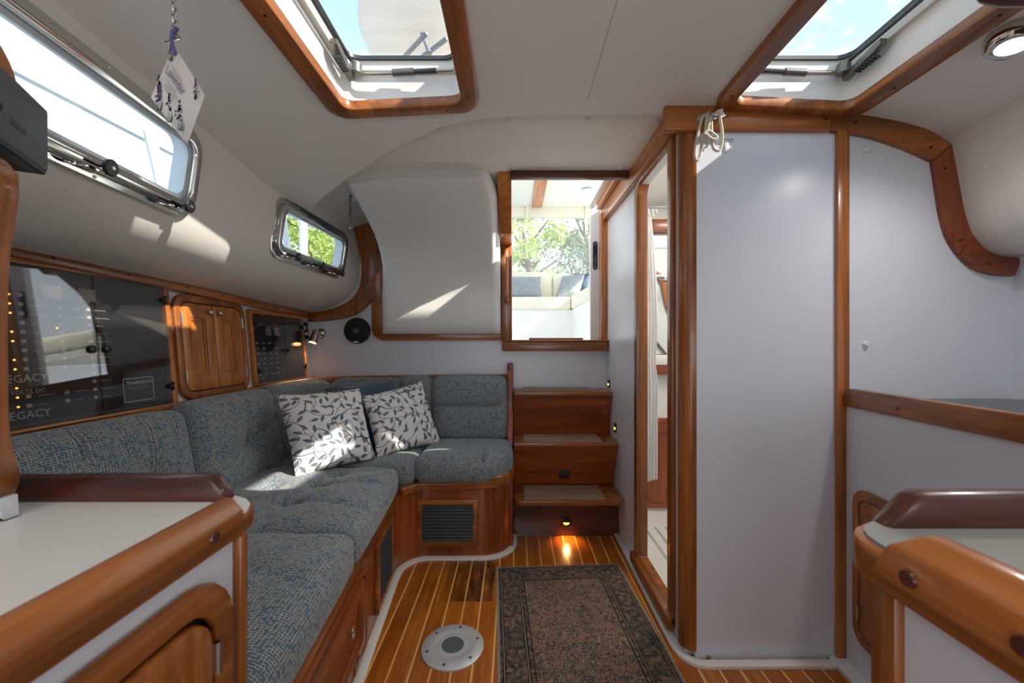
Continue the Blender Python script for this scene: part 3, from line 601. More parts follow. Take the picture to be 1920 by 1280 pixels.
# ------------------------------------------------------------------ hatches and portlights
def hatch(n, mir, label):
    mx = (lambda x: 0.56-x) if mir else (lambda x: x)
    w = thing('window_%d' % n, label, 'hatch', (mx(-0.37), 1.07, 1.9), kind='structure')
    def ringpts(x0, x1, y0, y1, r, dz, n_=6): return [V((mx(x), y, ceil_z(mx(x))+dz)) for x, y in rr(x0, x1, y0, y1, r, n_)]
    G().ring(ringpts(-0.622, -0.118, 0.745, 1.400, 0.075, -0.022), ringpts(HX[0], HX[1], HY[0], HY[1], 0.038, -0.022), (0, 0, 0.034)).build('hatch_frame', 'wood_y', w, bevel=0.006)
    zt = 2.03
    lo = ringpts(HX[0]-0.006, HX[1]+0.006, HY[0]-0.006, HY[1]+0.006, 0.042, -0.004); hi = [V((p.x, p.y, zt-0.015)) for p in lo]
    G().grid([lo+[lo[0]], hi+[hi[0]]]).build('coaming', 'white_paint', w, fix=False)
    def flat(x0, x1, y0, y1, r, z): return [V((mx(x), y, z)) for x, y in rr(x0, x1, y0, y1, r, 6)]
    G().ring(flat(-0.60, -0.14, 0.76, 1.38, 0.06, zt-0.02), flat(-0.555, -0.185, 0.81, 1.336, 0.042, zt-0.02), (0, 0, 0.05)).build('metal_rim', 'gelcoat', w)
    G().ring(flat(-0.556, -0.184, 0.809, 1.337, 0.042, zt+0.012), flat(-0.546, -0.194, 0.82, 1.328, 0.040, zt+0.012), (0, 0, 0.012)).build('gasket', 'dark_grey', w)
    G().prism(flat(-0.60, -0.14, 0.76, 1.38, 0.06, zt+0.030), (0, 0, 0.010)).build('pane', 'hatch_glass', w)
    la = G().prism([V((mx(-0.548+a), y, 1.985+b)) for a, y, b in ((0, 1.19, 0.005), (0, 1.215, -0.005), (0, 1.29, -0.012), (0, 1.33, -0.016), (0, 1.33, -0.002), (0, 1.215, 0.022), (0, 1.19, 0.022))], (mx(0.022)-mx(0), 0, 0)).build('latch_lever', 'grey_metal', w, bevel=0.002)
    for k in range(7): G().box((min(mx(-0.5485), mx(-0.5255)), 1.212+k*0.011, 1.966), (max(mx(-0.5485), mx(-0.5255)), 1.217+k*0.011, 1.9725)).build('lever_rib', 'dark_grey', la)
    G().lathe([(0.020, 0), (0.020, 0.03), (0.014, 0.036)], (mx(-0.520), 1.315, 1.985), (0, 0, 1), 16).build('latch_hub', 'grey_metal', w)
    st = thing_part = G().tube([(mx(-0.51), 1.325, 1.992), (mx(-0.37), 1.322, 1.992), (mx(-0.20), 1.315, 1.998)], 0.006, 8).build('support_stay', 'steel', w)
    G().tube([(mx(-0.40), 1.3225, 1.992), (mx(-0.33), 1.320, 1.994)], 0.0115, 12).build('stay_sleeve', 'grey_metal', w)
    G().tube([(mx(-0.33), 1.320, 1.994), (mx(-0.255), 1.317, 1.996)], 0.0085, 10).build('stay_rod', 'dark_grey', w)
    G().tube([(mx(-0.53), 1.0, 2.02), (mx(-0.53), 1.31, 2.02)], 0.006, 6).build('side_bar', 'dark_grey', w)
    for (x, y) in ((-0.596, 1.22), (-0.59, 0.95), (-0.575, 1.345), (-0.50, 1.376), (-0.23, 1.376), (-0.148, 1.30)):
        screw((mx(x), y, ceil_z(mx(x))-0.022), (0, 0, -1), w, 0.0042)
hatch(3, False, 'teak framed deck hatch left of the centreline showing a white dome')
hatch(4, True, 'teak framed deck hatch right of the centreline showing clouds')

def portlight(n, ya, yb, za, zb, label, big):
    def fx(y, z):
        k = (zb-z)/(zb-za); return xl(y)-0.003-0.032*k
    o = V((fx(ya, za), ya, za)); u = V((fx(yb, za)-fx(ya, za), yb-ya, 0)); v = V((fx(ya, zb)-fx(ya, za), 0, zb-za)); L = u.length; Hh = v.length
    fr = Frame(o, u, v, v.cross(u)*-1); 
    if fr.n.x < 0: fr.n = -fr.n
    w = thing('window_%d' % n, label, 'porthole', o, kind='structure'); m = 0.034
    nv = fr.n
    G().ring([fr(a, b, 0) for a, b in rr(-m, L+m, -m, Hh+m, 0.065)], [fr(a, b, 0) for a, b in rr(0.002, L-0.002, 0.002, Hh-0.002, 0.045)], nv*0.007).build('flange', 'chrome', w, bevel=0.002)
    G().ring([fr(a, b, 0.006) for a, b in rr(-0.012, L+0.012, -0.012, Hh+0.012, 0.055)], [fr(a, b, 0.006) for a, b in rr(0.016, L-0.016, 0.016, Hh-0.016, 0.04)], nv*0.022).build('frame', 'chrome', w, bevel=0.004)
    G().ring([fr(a, b, 0.004) for a, b in rr(0.0, L, 0.0, Hh, 0.05)], [fr(a, b, 0.004) for a, b in rr(0.03, L-0.03, 0.028, Hh-0.028, 0.035)], nv*0.010).build('seal', 'rail_white', w)
    lo = [fr(a, b, 0.0) for a, b in rr(0.002, L-0.002, 0.002, Hh-0.002, 0.045)]; hi = [p-nv*0.05 for p in lo]
    G().grid([lo+[lo[0]], hi+[hi[0]]]).build('reveal', 'rail_white', w, fix=False)
    G().prism([fr(a, b, 0.012) for a, b in rr(0.01, L-0.01, 0.01, Hh-0.01, 0.045)], nv*0.006).build('pane', 'port_glass', w)
    G().tube([fr(L*0.06, -0.005, 0.032), fr(L*0.94, -0.005, 0.032)], 0.008, 10).build('lower_bar', 'chrome', w)
    ks = (0.16, 0.52, 0.88) if not big else (0.30, 0.62, 0.93)
    for k in ks:
        b = G().box((L*k-0.022, -0.020, 0.006), (L*k+0.022, 0.006, 0.034), fr).build('dog_lug', 'chrome', w, bevel=0.004)
        kn = G().lathe([(0.004, 0), (0.004, 0.022), (0.008, 0.022), (0.019, 0.023), (0.0195, 0.029), (0.017, 0.031), (0.004, 0.0315)], fr(L*k, -0.004, 0.034), nv, 14).build('dog_knob', 'black', w)
        G().lathe([(0.0055, 0), (0.004, 0.003)], fr(L*k, -0.004, 0.0655), nv, 8).build('knob_screw', 'steel', kn)
    for k in (0.2, 0.5, 0.8):
        G().box((L*k-0.016, Hh-0.004, 0.006), (L*k+0.016, Hh+0.022, 0.018), fr).build('hinge', 'steel', w, bevel=0.003)
    for k in (0.02, 0.35, 0.65, 0.98): 
        screw(fr(L*k, -0.026, 0.007), nv, w, 0.004, 'steel'); screw(fr(L*k, Hh+0.026, 0.007), nv, w, 0.004, 'steel')
portlight(1, 0.40, 1.26, 1.525, 1.735, 'long chrome portlight nearest the camera, behind the lavender sachet', True)
portlight(2, 1.81, 2.43, 1.525, 1.735, 'small chrome portlight near the aft bulkhead', False)

# ------------------------------------------------------------------ padded quarter panel
pp = thing('padded_panel', 'white padded vinyl panel left of the companionway', 'panel', (-0.45, 2.6, 1.16))
zs = [1.162, 1.166, 1.18, 1.22, 1.30, 1.38, 1.45, 1.52, 1.59, 1.66, 1.72, 1.78, 1.83, 1.87, 1.90, 1.93, 1.955, 1.97]
rows = []
for i, z in enumerate(zs):
    r = []; yb = PY(z); e = 0.05*math.sqrt(max(0, 1-(1-min(1, (z-1.160)/0.06))**2))
    for k in range(33):
        t = k/32; xa = interp(z, [(1.40, -0.852), (1.60, -0.822), (1.80, -0.822), (1.97, -0.845)]); xb = -0.087-0.045*max(0, (z-1.88)/0.085)**2; x = xa+(xb-xa)*t; de = min(t, 1-t)*0.768; q = math.sqrt(max(0, 1-(1-min(1, de/0.05))**2)); kt = math.sqrt(max(0, 1-(1-min(1, max(0, 1.968-z)/0.035))**2)); q *= kt
        nz = min(1, max(0, (z-1.5)/0.3))*0.7; dd = (0.018+e)*q+0.012*math.sin(math.pi*t)*min(1, (z-1.16)*3)*kt; r.append(V((x, yb+0.012*(1-kt)-0.004-dd, z-dd*nz-(1.962-over_z(x))*max(0, (z-1.7)/0.262))))
    rows.append(r)
rows = [[V((p.x, 2.62, p.z)) for p in rows[0]]]+rows
G().grid(rows).build('cover', 'pad_vinyl', pp, smooth=70)
g = G(); g.grid([[V((-0.087, PY(z)+0.004, z)) for z in zs], [V((-0.089, 2.62, z)) for z in zs]]).build('side_cover', 'pad_vinyl', pp)
G().tube([V((-0.137, PY(z)-0.074, z-0.045*min(1, max(0, (z-1.5)/0.3)))) for z in zs[3:-4]], 0.0013, 5).build('seam', 'cap_white', pp)

# ------------------------------------------------------------------ speaker, reading lamp, control unit
sp = thing('speaker', 'round black loudspeaker on the aft bulkhead', 'speaker', (-1.036, AY, 1.18))
c = V((-1.03, AY, 1.185))
G().lathe([(0.084, 0), (0.086, 0.012), (0.083, 0.030), (0.076, 0.036)], c, (0, -1, 0), 40).build('rim', 'black', sp)
G().lathe([(0.074, 0.0355), (0.055, 0.038), (0.03, 0.040), (0.002, 0.040)], c, (0, -1, 0), 36).build('grille', 'black_matte', sp)
G().lathe([(0.020, 0.039), (0.017, 0.043), (0.011, 0.0425), (0.009, 0.045), (0.002, 0.046)], c, (0, -1, 0), 24).build('badge_ring', 'grey_plastic', sp)
G().box((c.x-0.018, AY-0.039, c.z-0.078), (c.x+0.018, AY-0.036, c.z-0.070)).build('name_tag', 'print_white', sp, bevel=0.001)

rl = thing('reading_lamp', 'chrome reading lamp with a warm light on the aft bulkhead', 'lamp', (-1.28, AY, 1.15))
c = P(603, 625, AY)
G().lathe([(0.034, 0), (0.034, 0.010), (0.028, 0.022), (0.012, 0.034)], c, (0, -1, 0), 24).build('base', 'chrome', rl)
c2 = c+V((-0.004, -0.055, 0.012)); ax = V((-0.10, -0.45, -0.85)).normalized()
G().tube([c+V((0, -0.03, 0)), c2+ax*0.01], 0.009, 10).build('swivel', 'chrome', rl)
sh = G().lathe([(0.018, -0.005), (0.025, 0.0), (0.026, 0.02), (0.027, 0.085), (0.024, 0.085), (0.022, 0.075)], c2, ax, 24).build('shade', 'chrome', rl)
G().lathe([(0.022, 0.074), (0.021, 0.078)], c2, ax, 20).build('bulb', 'warm_lens', sh)
ld = bpy.data.lights.new('reading_lamp_glow', 'SPOT'); ld.energy = 1.2; ld.color = (1, 0.66, 0.36); ld.spot_size = math.radians(95); ld.spot_blend = 0.6; ld.shadow_soft_size = 0.015
lo_ = bpy.data.objects.new('reading_lamp_glow', ld); col.objects.link(lo_); lo_.location = c2+ax*0.09; lo_.rotation_euler = ax.to_track_quat('-Z', 'Y').to_euler()

cu = thing('heater_control', 'small black control unit with buttons beside the reading lamp', 'control', LW(2.60, 0.33))
G().box((2.585, 0.30, 0), (2.645, 0.41, 0.008), LW).build('plate', 'panel_black', cu, bevel=0.002)
G().box((2.607, 0.358, 0.008), (2.632, 0.385, 0.0095), LW).build('display', 'grey_plastic', cu)
for k in range(3): G().box((2.596+k*0.015, 0.326, 0.008), (2.605+k*0.015, 0.342, 0.011), LW).build('button', 'print_white', cu)
G().box((2.594, 0.362, 0.008), (2.601, 0.382, 0.011), LW).build('button', 'print_white', cu)

# ------------------------------------------------------------------ electrical panels behind smoked doors
def switch_panel(y0, y1, b0, b1, ysplit, label, big):
    w = thing('electrical_panel', label, 'panel', LW((y0+y1)/2, b0))
    def rect(a0, a1, c0, c1): return [(a0, c0), (a1, c0), (a1, c1), (a0, c1)]
    fw = 0.022
    G().ring([LW(a, b, 0.0) for a, b in rect(y0, y1, b0, b1)], [LW(a, b, 0.0) for a, b in rect(y0+fw, y1-fw, b0+fw*0.4, b1-fw)], LW.n*0.022).build('frame', 'gold_y', w, bevel=0.003)
    bk = G().box((y0+0.01, b0+0.005, 0.0005), (y1-0.01, b1-0.01, 0.003), LW).build('switch_board', 'panel_black', w)
    for k, (a0, a1) in enumerate(((y0+fw, ysplit-0.003), (ysplit+0.003, y1-fw))):
        pn = G().box((a0, b0+fw*0.4, 0.018), (a1, b1-fw, 0.023), LW).build('smoked_door', 'smoked', w)
        kx = a1-0.018 if k == 0 else a0+0.022
        kb = (b0+b1)/2-0.02
        G().lathe([(0.012 if big else 0.009, 0), (0.012 if big else 0.009, 0.006), (0.007, 0.009)], LW(kx, kb, 0.023), LW.n, 16).build('door_knob', 'black', pn)
        if k == 1 or not big:
            hx = a1-0.012 if k == 1 else a0+0.014
            for hb in (b1-0.075, b0+0.075):
                G().lathe([(0.010, 0), (0.010, 0.008), (0.006, 0.011)], LW(hx, hb, 0.023), LW.n, 14).build('hinge_cap', 'black', pn)
                G().box((hx+(0.008 if k else -0.016), hb-0.016, 0.020), (hx+(0.016 if k else -0.008), hb+0.016, 0.027), LW).build('hinge', 'black', pn)
    return w, bk
w1, bk1 = switch_panel(0.90, 1.572, 0.030, 0.512, 1.285, 'large smoked electrical panel with two doors at the left edge', True)
w2, bk2 = switch_panel(2.045, 2.565, 0.052, 0.448, 2.33, 'smaller smoked electrical panel beside the heater control', False)
zf = 0.0036
for i in range(13):                                   # switches and indicator lamps of the large board
    b = 0.40-0.0255*i
    for ycol in (1.10, 1.195, 1.275):
        if i in (9, 10) and ycol < 1.2: continue
        G().box((ycol, b, zf), (ycol+0.010, b+0.010, zf+0.004), LW).build('switch', 'print_tan', bk1)
        G().box((ycol+0.028, b+0.003, zf-0.001), (ycol+0.052+0.01*(i % 3), b+0.006, zf-0.0002), LW).build('legend', 'print_dim', bk1)
    if i not in (3, 6, 9): G().lathe([(0.0032, 0), (0.002, 0.003)], LW(1.082, b+0.005, zf), LW.n, 8).build('indicator_lamp', 'led_amber', bk1)
G().lathe([(0.003, 0), (0.002, 0.003)], LW(1.19, 0.317, zf), LW.n, 8).build('indicator_lamp', 'led_amber', bk1)
for a in (1.155, 1.255): G().box((a, 0.405, zf), (a+0.05, 0.445, zf+0.006), LW).build('meter', 'meter_face', bk1, bevel=0.001)
def lf(a, b): return Frame(LW(a, b, 0.0045), (0, 1, 0), LW.v, LW.n)
text('LEGACY', 0.030, lf(1.045, 0.165), 'print_white', bk1); text('12 VOLTS DC', 0.017, lf(1.045, 0.132), 'print_white', bk1); text('LEGACY', 0.030, lf(1.045, 0.065), 'print_white', bk1)
text('TRANSWATCH', 0.0150, lf(1.384, 0.127), 'print_white', bk1, bold=0.0005)
G().ring([LW(a, b, 0.0038) for a, b in rr(1.374, 1.490, 0.066, 0.150, 0.006)], [LW(a, b, 0.0038) for a, b in rr(1.3775, 1.4865, 0.0695, 0.1465, 0.005)], LW.n*0.0005).build('label_border', 'print_white', bk1)
for k in range(3): G().box((1.384, 0.118-k*0.005, zf), (1.478, 0.1195-k*0.005, zf+0.0005), LW).build('legend', 'print_dim', bk1)
G().box((0.92, 0.047, zf), (1.515, 0.0482, zf+0.0005), LW).build('border_line', 'print_dim', bk1)
for i in range(7):
    for j in range(4):
        if (i*j+i) % 4 == 3: continue
        a = 2.10+j*0.055; b = 0.10+i*0.028
        G().box((a, b, zf), (a+0.012, b+0.011, zf+0.004), LW).build('switch', 'print_tan', bk2)
        G().box((a+0.016, b+0.002, zf-0.0005), (a+0.034, b+0.0045, zf+0.0002), LW).build('legend', 'print_dim', bk2)
for a in (2.19, 2.265): G().box((a, 0.315, zf), (a+0.045, 0.362, zf+0.006), LW).build('meter', 'meter_face', bk2, bevel=0.001)
text('ICF', 0.02, lf(2.125, 0.078), 'print_white', bk2)

# ------------------------------------------------------------------ panelled doors
def panel_door(fr, x0, x1, y0, y1, r, parent, mat, pmat, rail=0.05, thick=0.014, base=0.0, stile=None):
    stile = stile or rail
    d = G().ring([fr(a, b, base) for a, b in rr(x0, x1, y0, y1, r)], [fr(a, b, base) for a, b in rr(x0+stile, x1-stile, y0+rail, y1-rail, 0.002)], fr.n*thick).build('door', mat, parent, bevel=0.003)
    G().box((x0+stile-0.004, y0+rail-0.004, base), (x1-stile+0.004, y1-rail+0.004, base+thick*0.35), fr).build('door_panel', pmat, d)
    G().ring([fr(a, b, base+thick*0.3) for a, b in rr(x0+stile-0.001, x1-stile+0.001, y0+rail-0.001, y1-rail+0.001, 0.001)], [fr(a, b, base+thick*0.3) for a, b in rr(x0+stile+0.009, x1-stile-0.009, y0+rail+0.009, y1-rail-0.009, 0.001)], fr.n*(thick*0.4)).build('panel_bead', mat, d, bevel=0.002)
    return d
def knob(p, n, parent, r=0.011): return G().lathe([(r*0.5, 0), (r*0.5, 0.006), (r, 0.009), (r*1.1, 0.014), (r*0.7, 0.019), (0.001, 0.020)], p, n, 16).build('door_knob', 'chrome', parent)
def hinge(fr, a, b, c, parent, w=0.008, h=0.026, mat='steel'): 
    hg = G().box((a-w/2, b-h, c), (a+w/2, b+h, c+0.004), fr).tube([fr(a, b-h, c+0.004), fr(a, b+h, c+0.004)], 0.0035, 8).build('hinge', mat, parent); return hg
cb = thing('cupboard', 'two-door teak cupboard with rounded corners between the electrical panels', 'cupboard', LW(1.79, 0.045))
y0, y1, b0, b1 = 1.590, 2.012, 0.040, 0.475
G().ring([LW(a, b, 0) for a, b in rr(y0, y1, b0, b1, 0.065)], [LW(a, b, 0) for a, b in rr(y0+0.030, y1-0.030, b0+0.030, b1-0.032, 0.042)], LW.n*0.020).build('frame', 'wood_z', cb, bevel=0.005)
G().box((y0+0.02, b0+0.02, 0.0005), (y1-0.02, b1-0.02, 0.002), LW).build('shadow_gap', 'black', cb)
ym = (y0+y1)/2
d1 = panel_door(LW, y0+0.033, ym-0.0015, b0+0.033, b1-0.035, [0.002, 0.04, 0.04, 0.002], cb, 'gold_z', 'gold_z', 0.062, 0.016, 0.002, 0.048)
d2 = panel_door(LW, ym+0.0015, y1-0.033, b0+0.033, b1-0.035, [0.04, 0.002, 0.002, 0.04], cb, 'gold_z', 'gold_z', 0.062, 0.016, 0.002, 0.048)
knob(LW(ym-0.030, b1-0.068, 0.018), LW.n, d1); knob(LW(ym+0.030, b1-0.068, 0.018), LW.n, d2)
for b in (b0+0.095, b1-0.105): hinge(LW, y0+0.031, b, 0.018, d1); hinge(LW, y1-0.031, b, 0.018, d2)

# ------------------------------------------------------------------ settee bases
sl = thing('settee', 'long teak settee base along the left side with a cupboard door', 'settee', (-0.9, 1.2, 0))
ang = math.atan2(-0.085, 1.0); fu = V((-0.085, 1, 0)).normalized()
SF = Frame((xf(0), 0, 0), fu, (0, 0, 1), fu.cross(V((0, 0, 1))))
if SF.n.x < 0: SF.n = -SF.n
k_ = 1/math.cos(ang)
G().box((0.5, 0.0, -0.02), (1.90, 0.36, 0.0), SF).build('front_panel', 'deep_z', sl)
G().box((0.5, 0.352, -0.03), (1.93, 0.392, 0.016), SF).build('seat_rail', 'wood_y', sl, bevel=0.006)
G().prism([V((-1.30, 0.5, 0.34)), V((xf(0.5)-0.03, 0.5, 0.34)), V((xf(1.9)-0.03, 1.9, 0.34)), V((-0.60, 2.6, 0.34)), V((-1.30, 2.6, 0.34))], (0, 0, 0.02)).build('seat_board', 'deep_y', sl)
G().box((-1.30, 0.5, 0), (xf(0.5), 0.53, 0.36)).build('end_panel', 'deep_x', sl)
G().ring([SF(a, b, 0) for a, b in rr(0.80, 1.43, 0.035, 0.335, [0.06, 0.06, 0.02, 0.02])], [SF(a, b, 0) for a, b in rr(0.828, 1.402, 0.060, 0.310, [0.045, 0.045, 0.01, 0.01])], SF.n*0.012).build('door_surround', 'deep_y', sl, bevel=0.004)
d = panel_door(SF, 0.833, 1.397, 0.064, 0.306, [0.042, 0.042, 0.008, 0.008], sl, 'deep_y', 'deep_y', 0.055, 0.012, 0.0)
G().ring([SF(a, b, 0.012) for a, b in rr(1.235, 1.258, 0.185, 0.225, 0.0114)], [SF(a, b, 0.012) for a, b in rr(1.241, 1.252, 0.191, 0.219, 0.0053)], SF.n*0.006).build('door_pull', 'chrome', d, bevel=0.0015)
for a in (1.30, 0.95): G().box((a-0.024, 0.045, 0.012), (a+0.024, 0.075, 0.016), SF).build('hinge', 'steel', d, bevel=0.001)
def louvre(fr, x0, x1, y0, y1, n, parent, c=0.0):
    v = G().ring([fr(a, b, c) for a, b in rr(x0, x1, y0, y1, 0.002, 1)], [fr(a, b, c) for a, b in rr(x0+0.028, x1-0.028, y0+0.026, y1-0.022, 0.002, 1)], fr.n*0.016).build('vent_frame', 'wood_x', parent, bevel=0.004)
    G().box((x0+0.02, y0+0.02, c), (x1-0.02, y1-0.02, c+0.001), fr).build('vent_backing', 'black_matte', v)
    hh_ = (y1-y0-0.048)/n
    for i in range(n):
        b = y0+0.026+hh_*i
        G().prism([fr(x0+0.027, b, c+0.012), fr(x0+0.027, b+0.003, c+0.013), fr(x0+0.027, b+hh_*0.95, c+0.004), fr(x0+0.027, b+hh_*0.85, c+0.002)], fr.u*(x1-x0-0.054)).build('slat', 'louvre', v)
    return v
louvre(SF, 1.56, 1.845, 0.045, 0.325, 12, sl)

sa = thing('settee', 'aft teak settee base with a rounded end and a louvred vent', 'settee', (-0.3, 2.3, 0))
wp = base[3:]
G().ribbon([V((p.x, p.y, 0.0)) for p in wp], [V((p.x, p.y, 0.36)) for p in wp], (0.0, 0.0, 0.0001)).build('front_panel', 'deep_z', sa) if False else None
inr = off2(wp, -0.02)
g = G(); n = len(wp)
vs = [V((p.x, p.y, 0.0)) for p in wp]+[V((p.x, p.y, 0.36)) for p in wp]+[V((p.x, p.y, 0.36)) for p in inr]+[V((p.x, p.y, 0)) for p in inr]
fs = []
for i in range(n-1):
    for a, b in ((0, 1), (1, 2), (2, 3)): fs.append([a*n+i, a*n+i+1, b*n+i+1, b*n+i])
g.add(vs, fs).build('front_panel', 'deep_z', sa)
rail_lo = wp[2:11]
G().sweep([p+V((0, 0, 0.372)) for p in off2(wp[2:10], 0.004)], [(-0.03, -0.020), (0.012, -0.020), (0.012, 0.012), (0.004, 0.020), (-0.03, 0.020)]).build('seat_rail', 'wood_x', sa, bevel=0.003)
G().sweep([p+V((0, 0, 0.385)) for p in off2(wp[8:], 0.004)], [(-0.03, -0.025), (0.014, -0.025), (0.014, 0.025), (0.006, 0.034), (-0.03, 0.034)]).build('seat_rail', 'wood_x', sa, bevel=0.003)
AF = Frame((0, 2.06, 0), (1, 0, 0), (0, 0, 1), (0, -1, 0))
louvre(AF, -0.500, -0.185, 0.065, 0.300, 11, sa)
G().prism([V((-0.60, 2.08, 0.34)), V((-0.17, 2.08, 0.34)), V((-0.04, 2.2, 0.34)), V((-0.04, 2.6, 0.34)), V((-0.60, 2.6, 0.34))], (0, 0, 0.02)).build('seat_board', 'deep_x', sa)

ar = thing('settee_end', 'teak end board with a rounded top beside the steps', 'end board', (-0.02, 2.45, 0))
pf = [(2.16, 0.0), (2.16, 0.36), (2.30, 0.40), (2.44, 0.52), (2.50, 0.72), (2.50, 0.93), (2.515, 0.965), (2.55, 0.975), (2.645, 0.975), (2.645, 0.0)]
G().prism([V((-0.044, y, z)) for y, z in pf], (0.038, 0, 0)).build('board', 'deep_z', ar, bevel=0.008)

# ------------------------------------------------------------------ cushions
def cushion(name, fr, lx, ly, lz, label, group, r=0.035, crown=0.02, buttons=(), creases=(), warp=None, step=0.018, bulge=0.012, soft=0.0, cat='cushion', puck=0.030):
    """box lx, ly, lz with rounded edges in a frame; the top is +c; UV in metres running over the edges"""
    def axis(l): n = max(4, int(round(l/step))); return [l*i/n-l/2 for i in range(n+1)]
    xs, ys = axis(lx), axis(ly); zs = [lz*i/8-lz/2 for i in range(9)]
    hx, hy, hz = lx/2, ly/2, lz/2
    def shape(p):
        q = V((max(-hx+r, min(hx-r, p.x)), max(-hy+r, min(hy-r, p.y)), max(-hz+r, min(hz-r, p.z)))); d = p-q
        s_ = q+(d.normalized()*r if d.length > 1e-9 else V())
        u, v, w = s_.x/hx, s_.y/hy, s_.z/hz
        top = max(0.0, min(1.0, (w+0.9)/1.3))
        s_.z += crown*(1-u**4)*(1-v**4)*top
        s_.x += bulge*(1-v**4)*(1-w*w)*(u**3); s_.y += bulge*(1-u**4)*(1-w*w)*(v**3)
        k = 0
        for bx, by in buttons:
            dd = math.hypot(s_.x-bx, s_.y-by); k += puck*math.exp(-(dd/0.030)**2)+puck*0.7*math.exp(-(dd/0.075)**2)
        for x0_, y0_, x1_, y1_, dp, wd in creases:
            ex, ey = x1_-x0_, y1_-y0_; L2 = ex*ex+ey*ey; t = max(0, min(1, ((s_.x-x0_)*ex+(s_.y-y0_)*ey)/L2)); dd = math.hypot(s_.x-x0_-ex*t, s_.y-y0_-ey*t)
            k += 1.7*dp*math.exp(-(dd/wd)**2)
        s_ -= (d.normalized() if d.length > 1e-9 else V((0, 0, 1)))*(k*top)
        if soft: s_.z += soft*math.sin(s_.x*37+s_.y*11)*math.sin(s_.y*41-s_.x*7)*top
        if warp: s_ = warp(s_)
        return fr(s_.x, s_.y, s_.z)
    g = G()
    def face(A, B, pos, uvf):
        rows = [[shape(V(pos(a, b))) for b in B] for a in A]; g.grid(rows, uv=lambda i, j: uvf(A[i], B[j]))
    face(xs, ys, lambda a, b: (a, b, hz), lambda a, b: (a, b))
    face(xs, ys, lambda a, b: (a, b, -hz), lambda a, b: (a, b))
    face(xs, zs, lambda a, b: (a, -hy, b), lambda a, b: (a, -hy-(hz-b)))
    face(xs, zs, lambda a, b: (a, hy, b), lambda a, b: (a, hy+(hz-b)))
    face(ys, zs, lambda a, b: (-hx, a, b), lambda a, b: (-hx-(hz-b), a))
    face(ys, zs, lambda a, b: (hx, a, b), lambda a, b: (hx+(hz-b), a))
    return g.build(name, 'settee_fabric', merge=True, smooth=80, label=label, cat=cat, group=group)
ZF = lambda x, y, z: Frame((x, y, z), (1, 0, 0), (0, 1, 0), (0, 0, 1))
CT = 0.130; CZ = 0.392+CT/2-0.012
def seat_warp(ycen):
    def w(p):
        y = ycen+p.y; t = (p.x+0.34)/0.68                 # left edge -1.22, right edge follows the slanting front
        x = -1.22+(xf(y)+0.018+1.22)*t
        return V((x, p.y, p.z))
    return w
GS = 'settee seat cushions'
cushion('seat_cushion', ZF(0, 0.885, CZ), 0.68, 0.76, CT, 'tufted blue seat cushion nearest the camera on the left settee', GS, warp=seat_warp(0.885), crown=0.022,
        buttons=((0.02, 0.17), (-0.16, 0.17), (0.02, -0.17)), creases=((0.02, 0.17, -0.30, 0.17, 0.008, 0.02), (0.02, 0.17, 0.28, 0.10, 0.006, 0.025), (0.02, 0.17, -0.06, 0.36, 0.006, 0.02), (0.02, 0.17, 0.02, -0.3, 0.006, 0.02)), soft=0.002)
cushion('seat_cushion', ZF(0, 1.600, CZ), 0.68, 0.66, CT, 'tufted blue seat cushion in the middle of the left settee', GS, warp=seat_warp(1.60), crown=0.020,
        buttons=((0.03, -0.10), (0.06, 0.08), (0.09, 0.22), (-0.12, 0.05)), creases=((0.03, -0.10, 0.32, -0.16, 0.008, 0.02), (0.06, 0.08, 0.32, 0.10, 0.008, 0.02), (0.03, -0.10, -0.30, -0.16, 0.008, 0.02), (0.06, 0.08, 0.03, -0.10, 0.008, 0.018), (0.06, 0.08, 0.09, 0.22, 0.006, 0.018), (0.09, 0.22, 0.3, 0.28, 0.006, 0.02), (0.03, -0.10, 0.03, -0.30, 0.005, 0.02)), soft=0.003)
def corner_warp(p):
    x, y = p.x, p.y; cx_ = x-0.345; 
    if y < 0:                                         # cut the inner front corner off
        k = max(0, min(1, (x+0.02)/0.36)); y = y+k*(-y)*0.32
    return V((x, y, p.z))
cushion('seat_cushion', ZF(-0.865, 2.19, CZ), 0.71, 0.50, CT, 'blue corner seat cushion under the leaf-print pillows', GS, warp=corner_warp, crown=0.012)
def end_warp(p):
    x, y = p.x, p.y
    if x > 0.08 and y < 0: y = y+0.14*((x-0.08)/0.17)**2*(-y/0.21)
    return V((x, y, p.z))
cushion('seat_cushion', ZF(-0.262, 2.240, CZ+0.006), 0.49, 0.42, CT+0.01, 'blue seat cushion of the aft settee with a rounded outer corner', GS, warp=end_warp, crown=0.018, creases=((0.10, -0.21, 0.10, -0.12, 0.016, 0.008),), r=0.045)
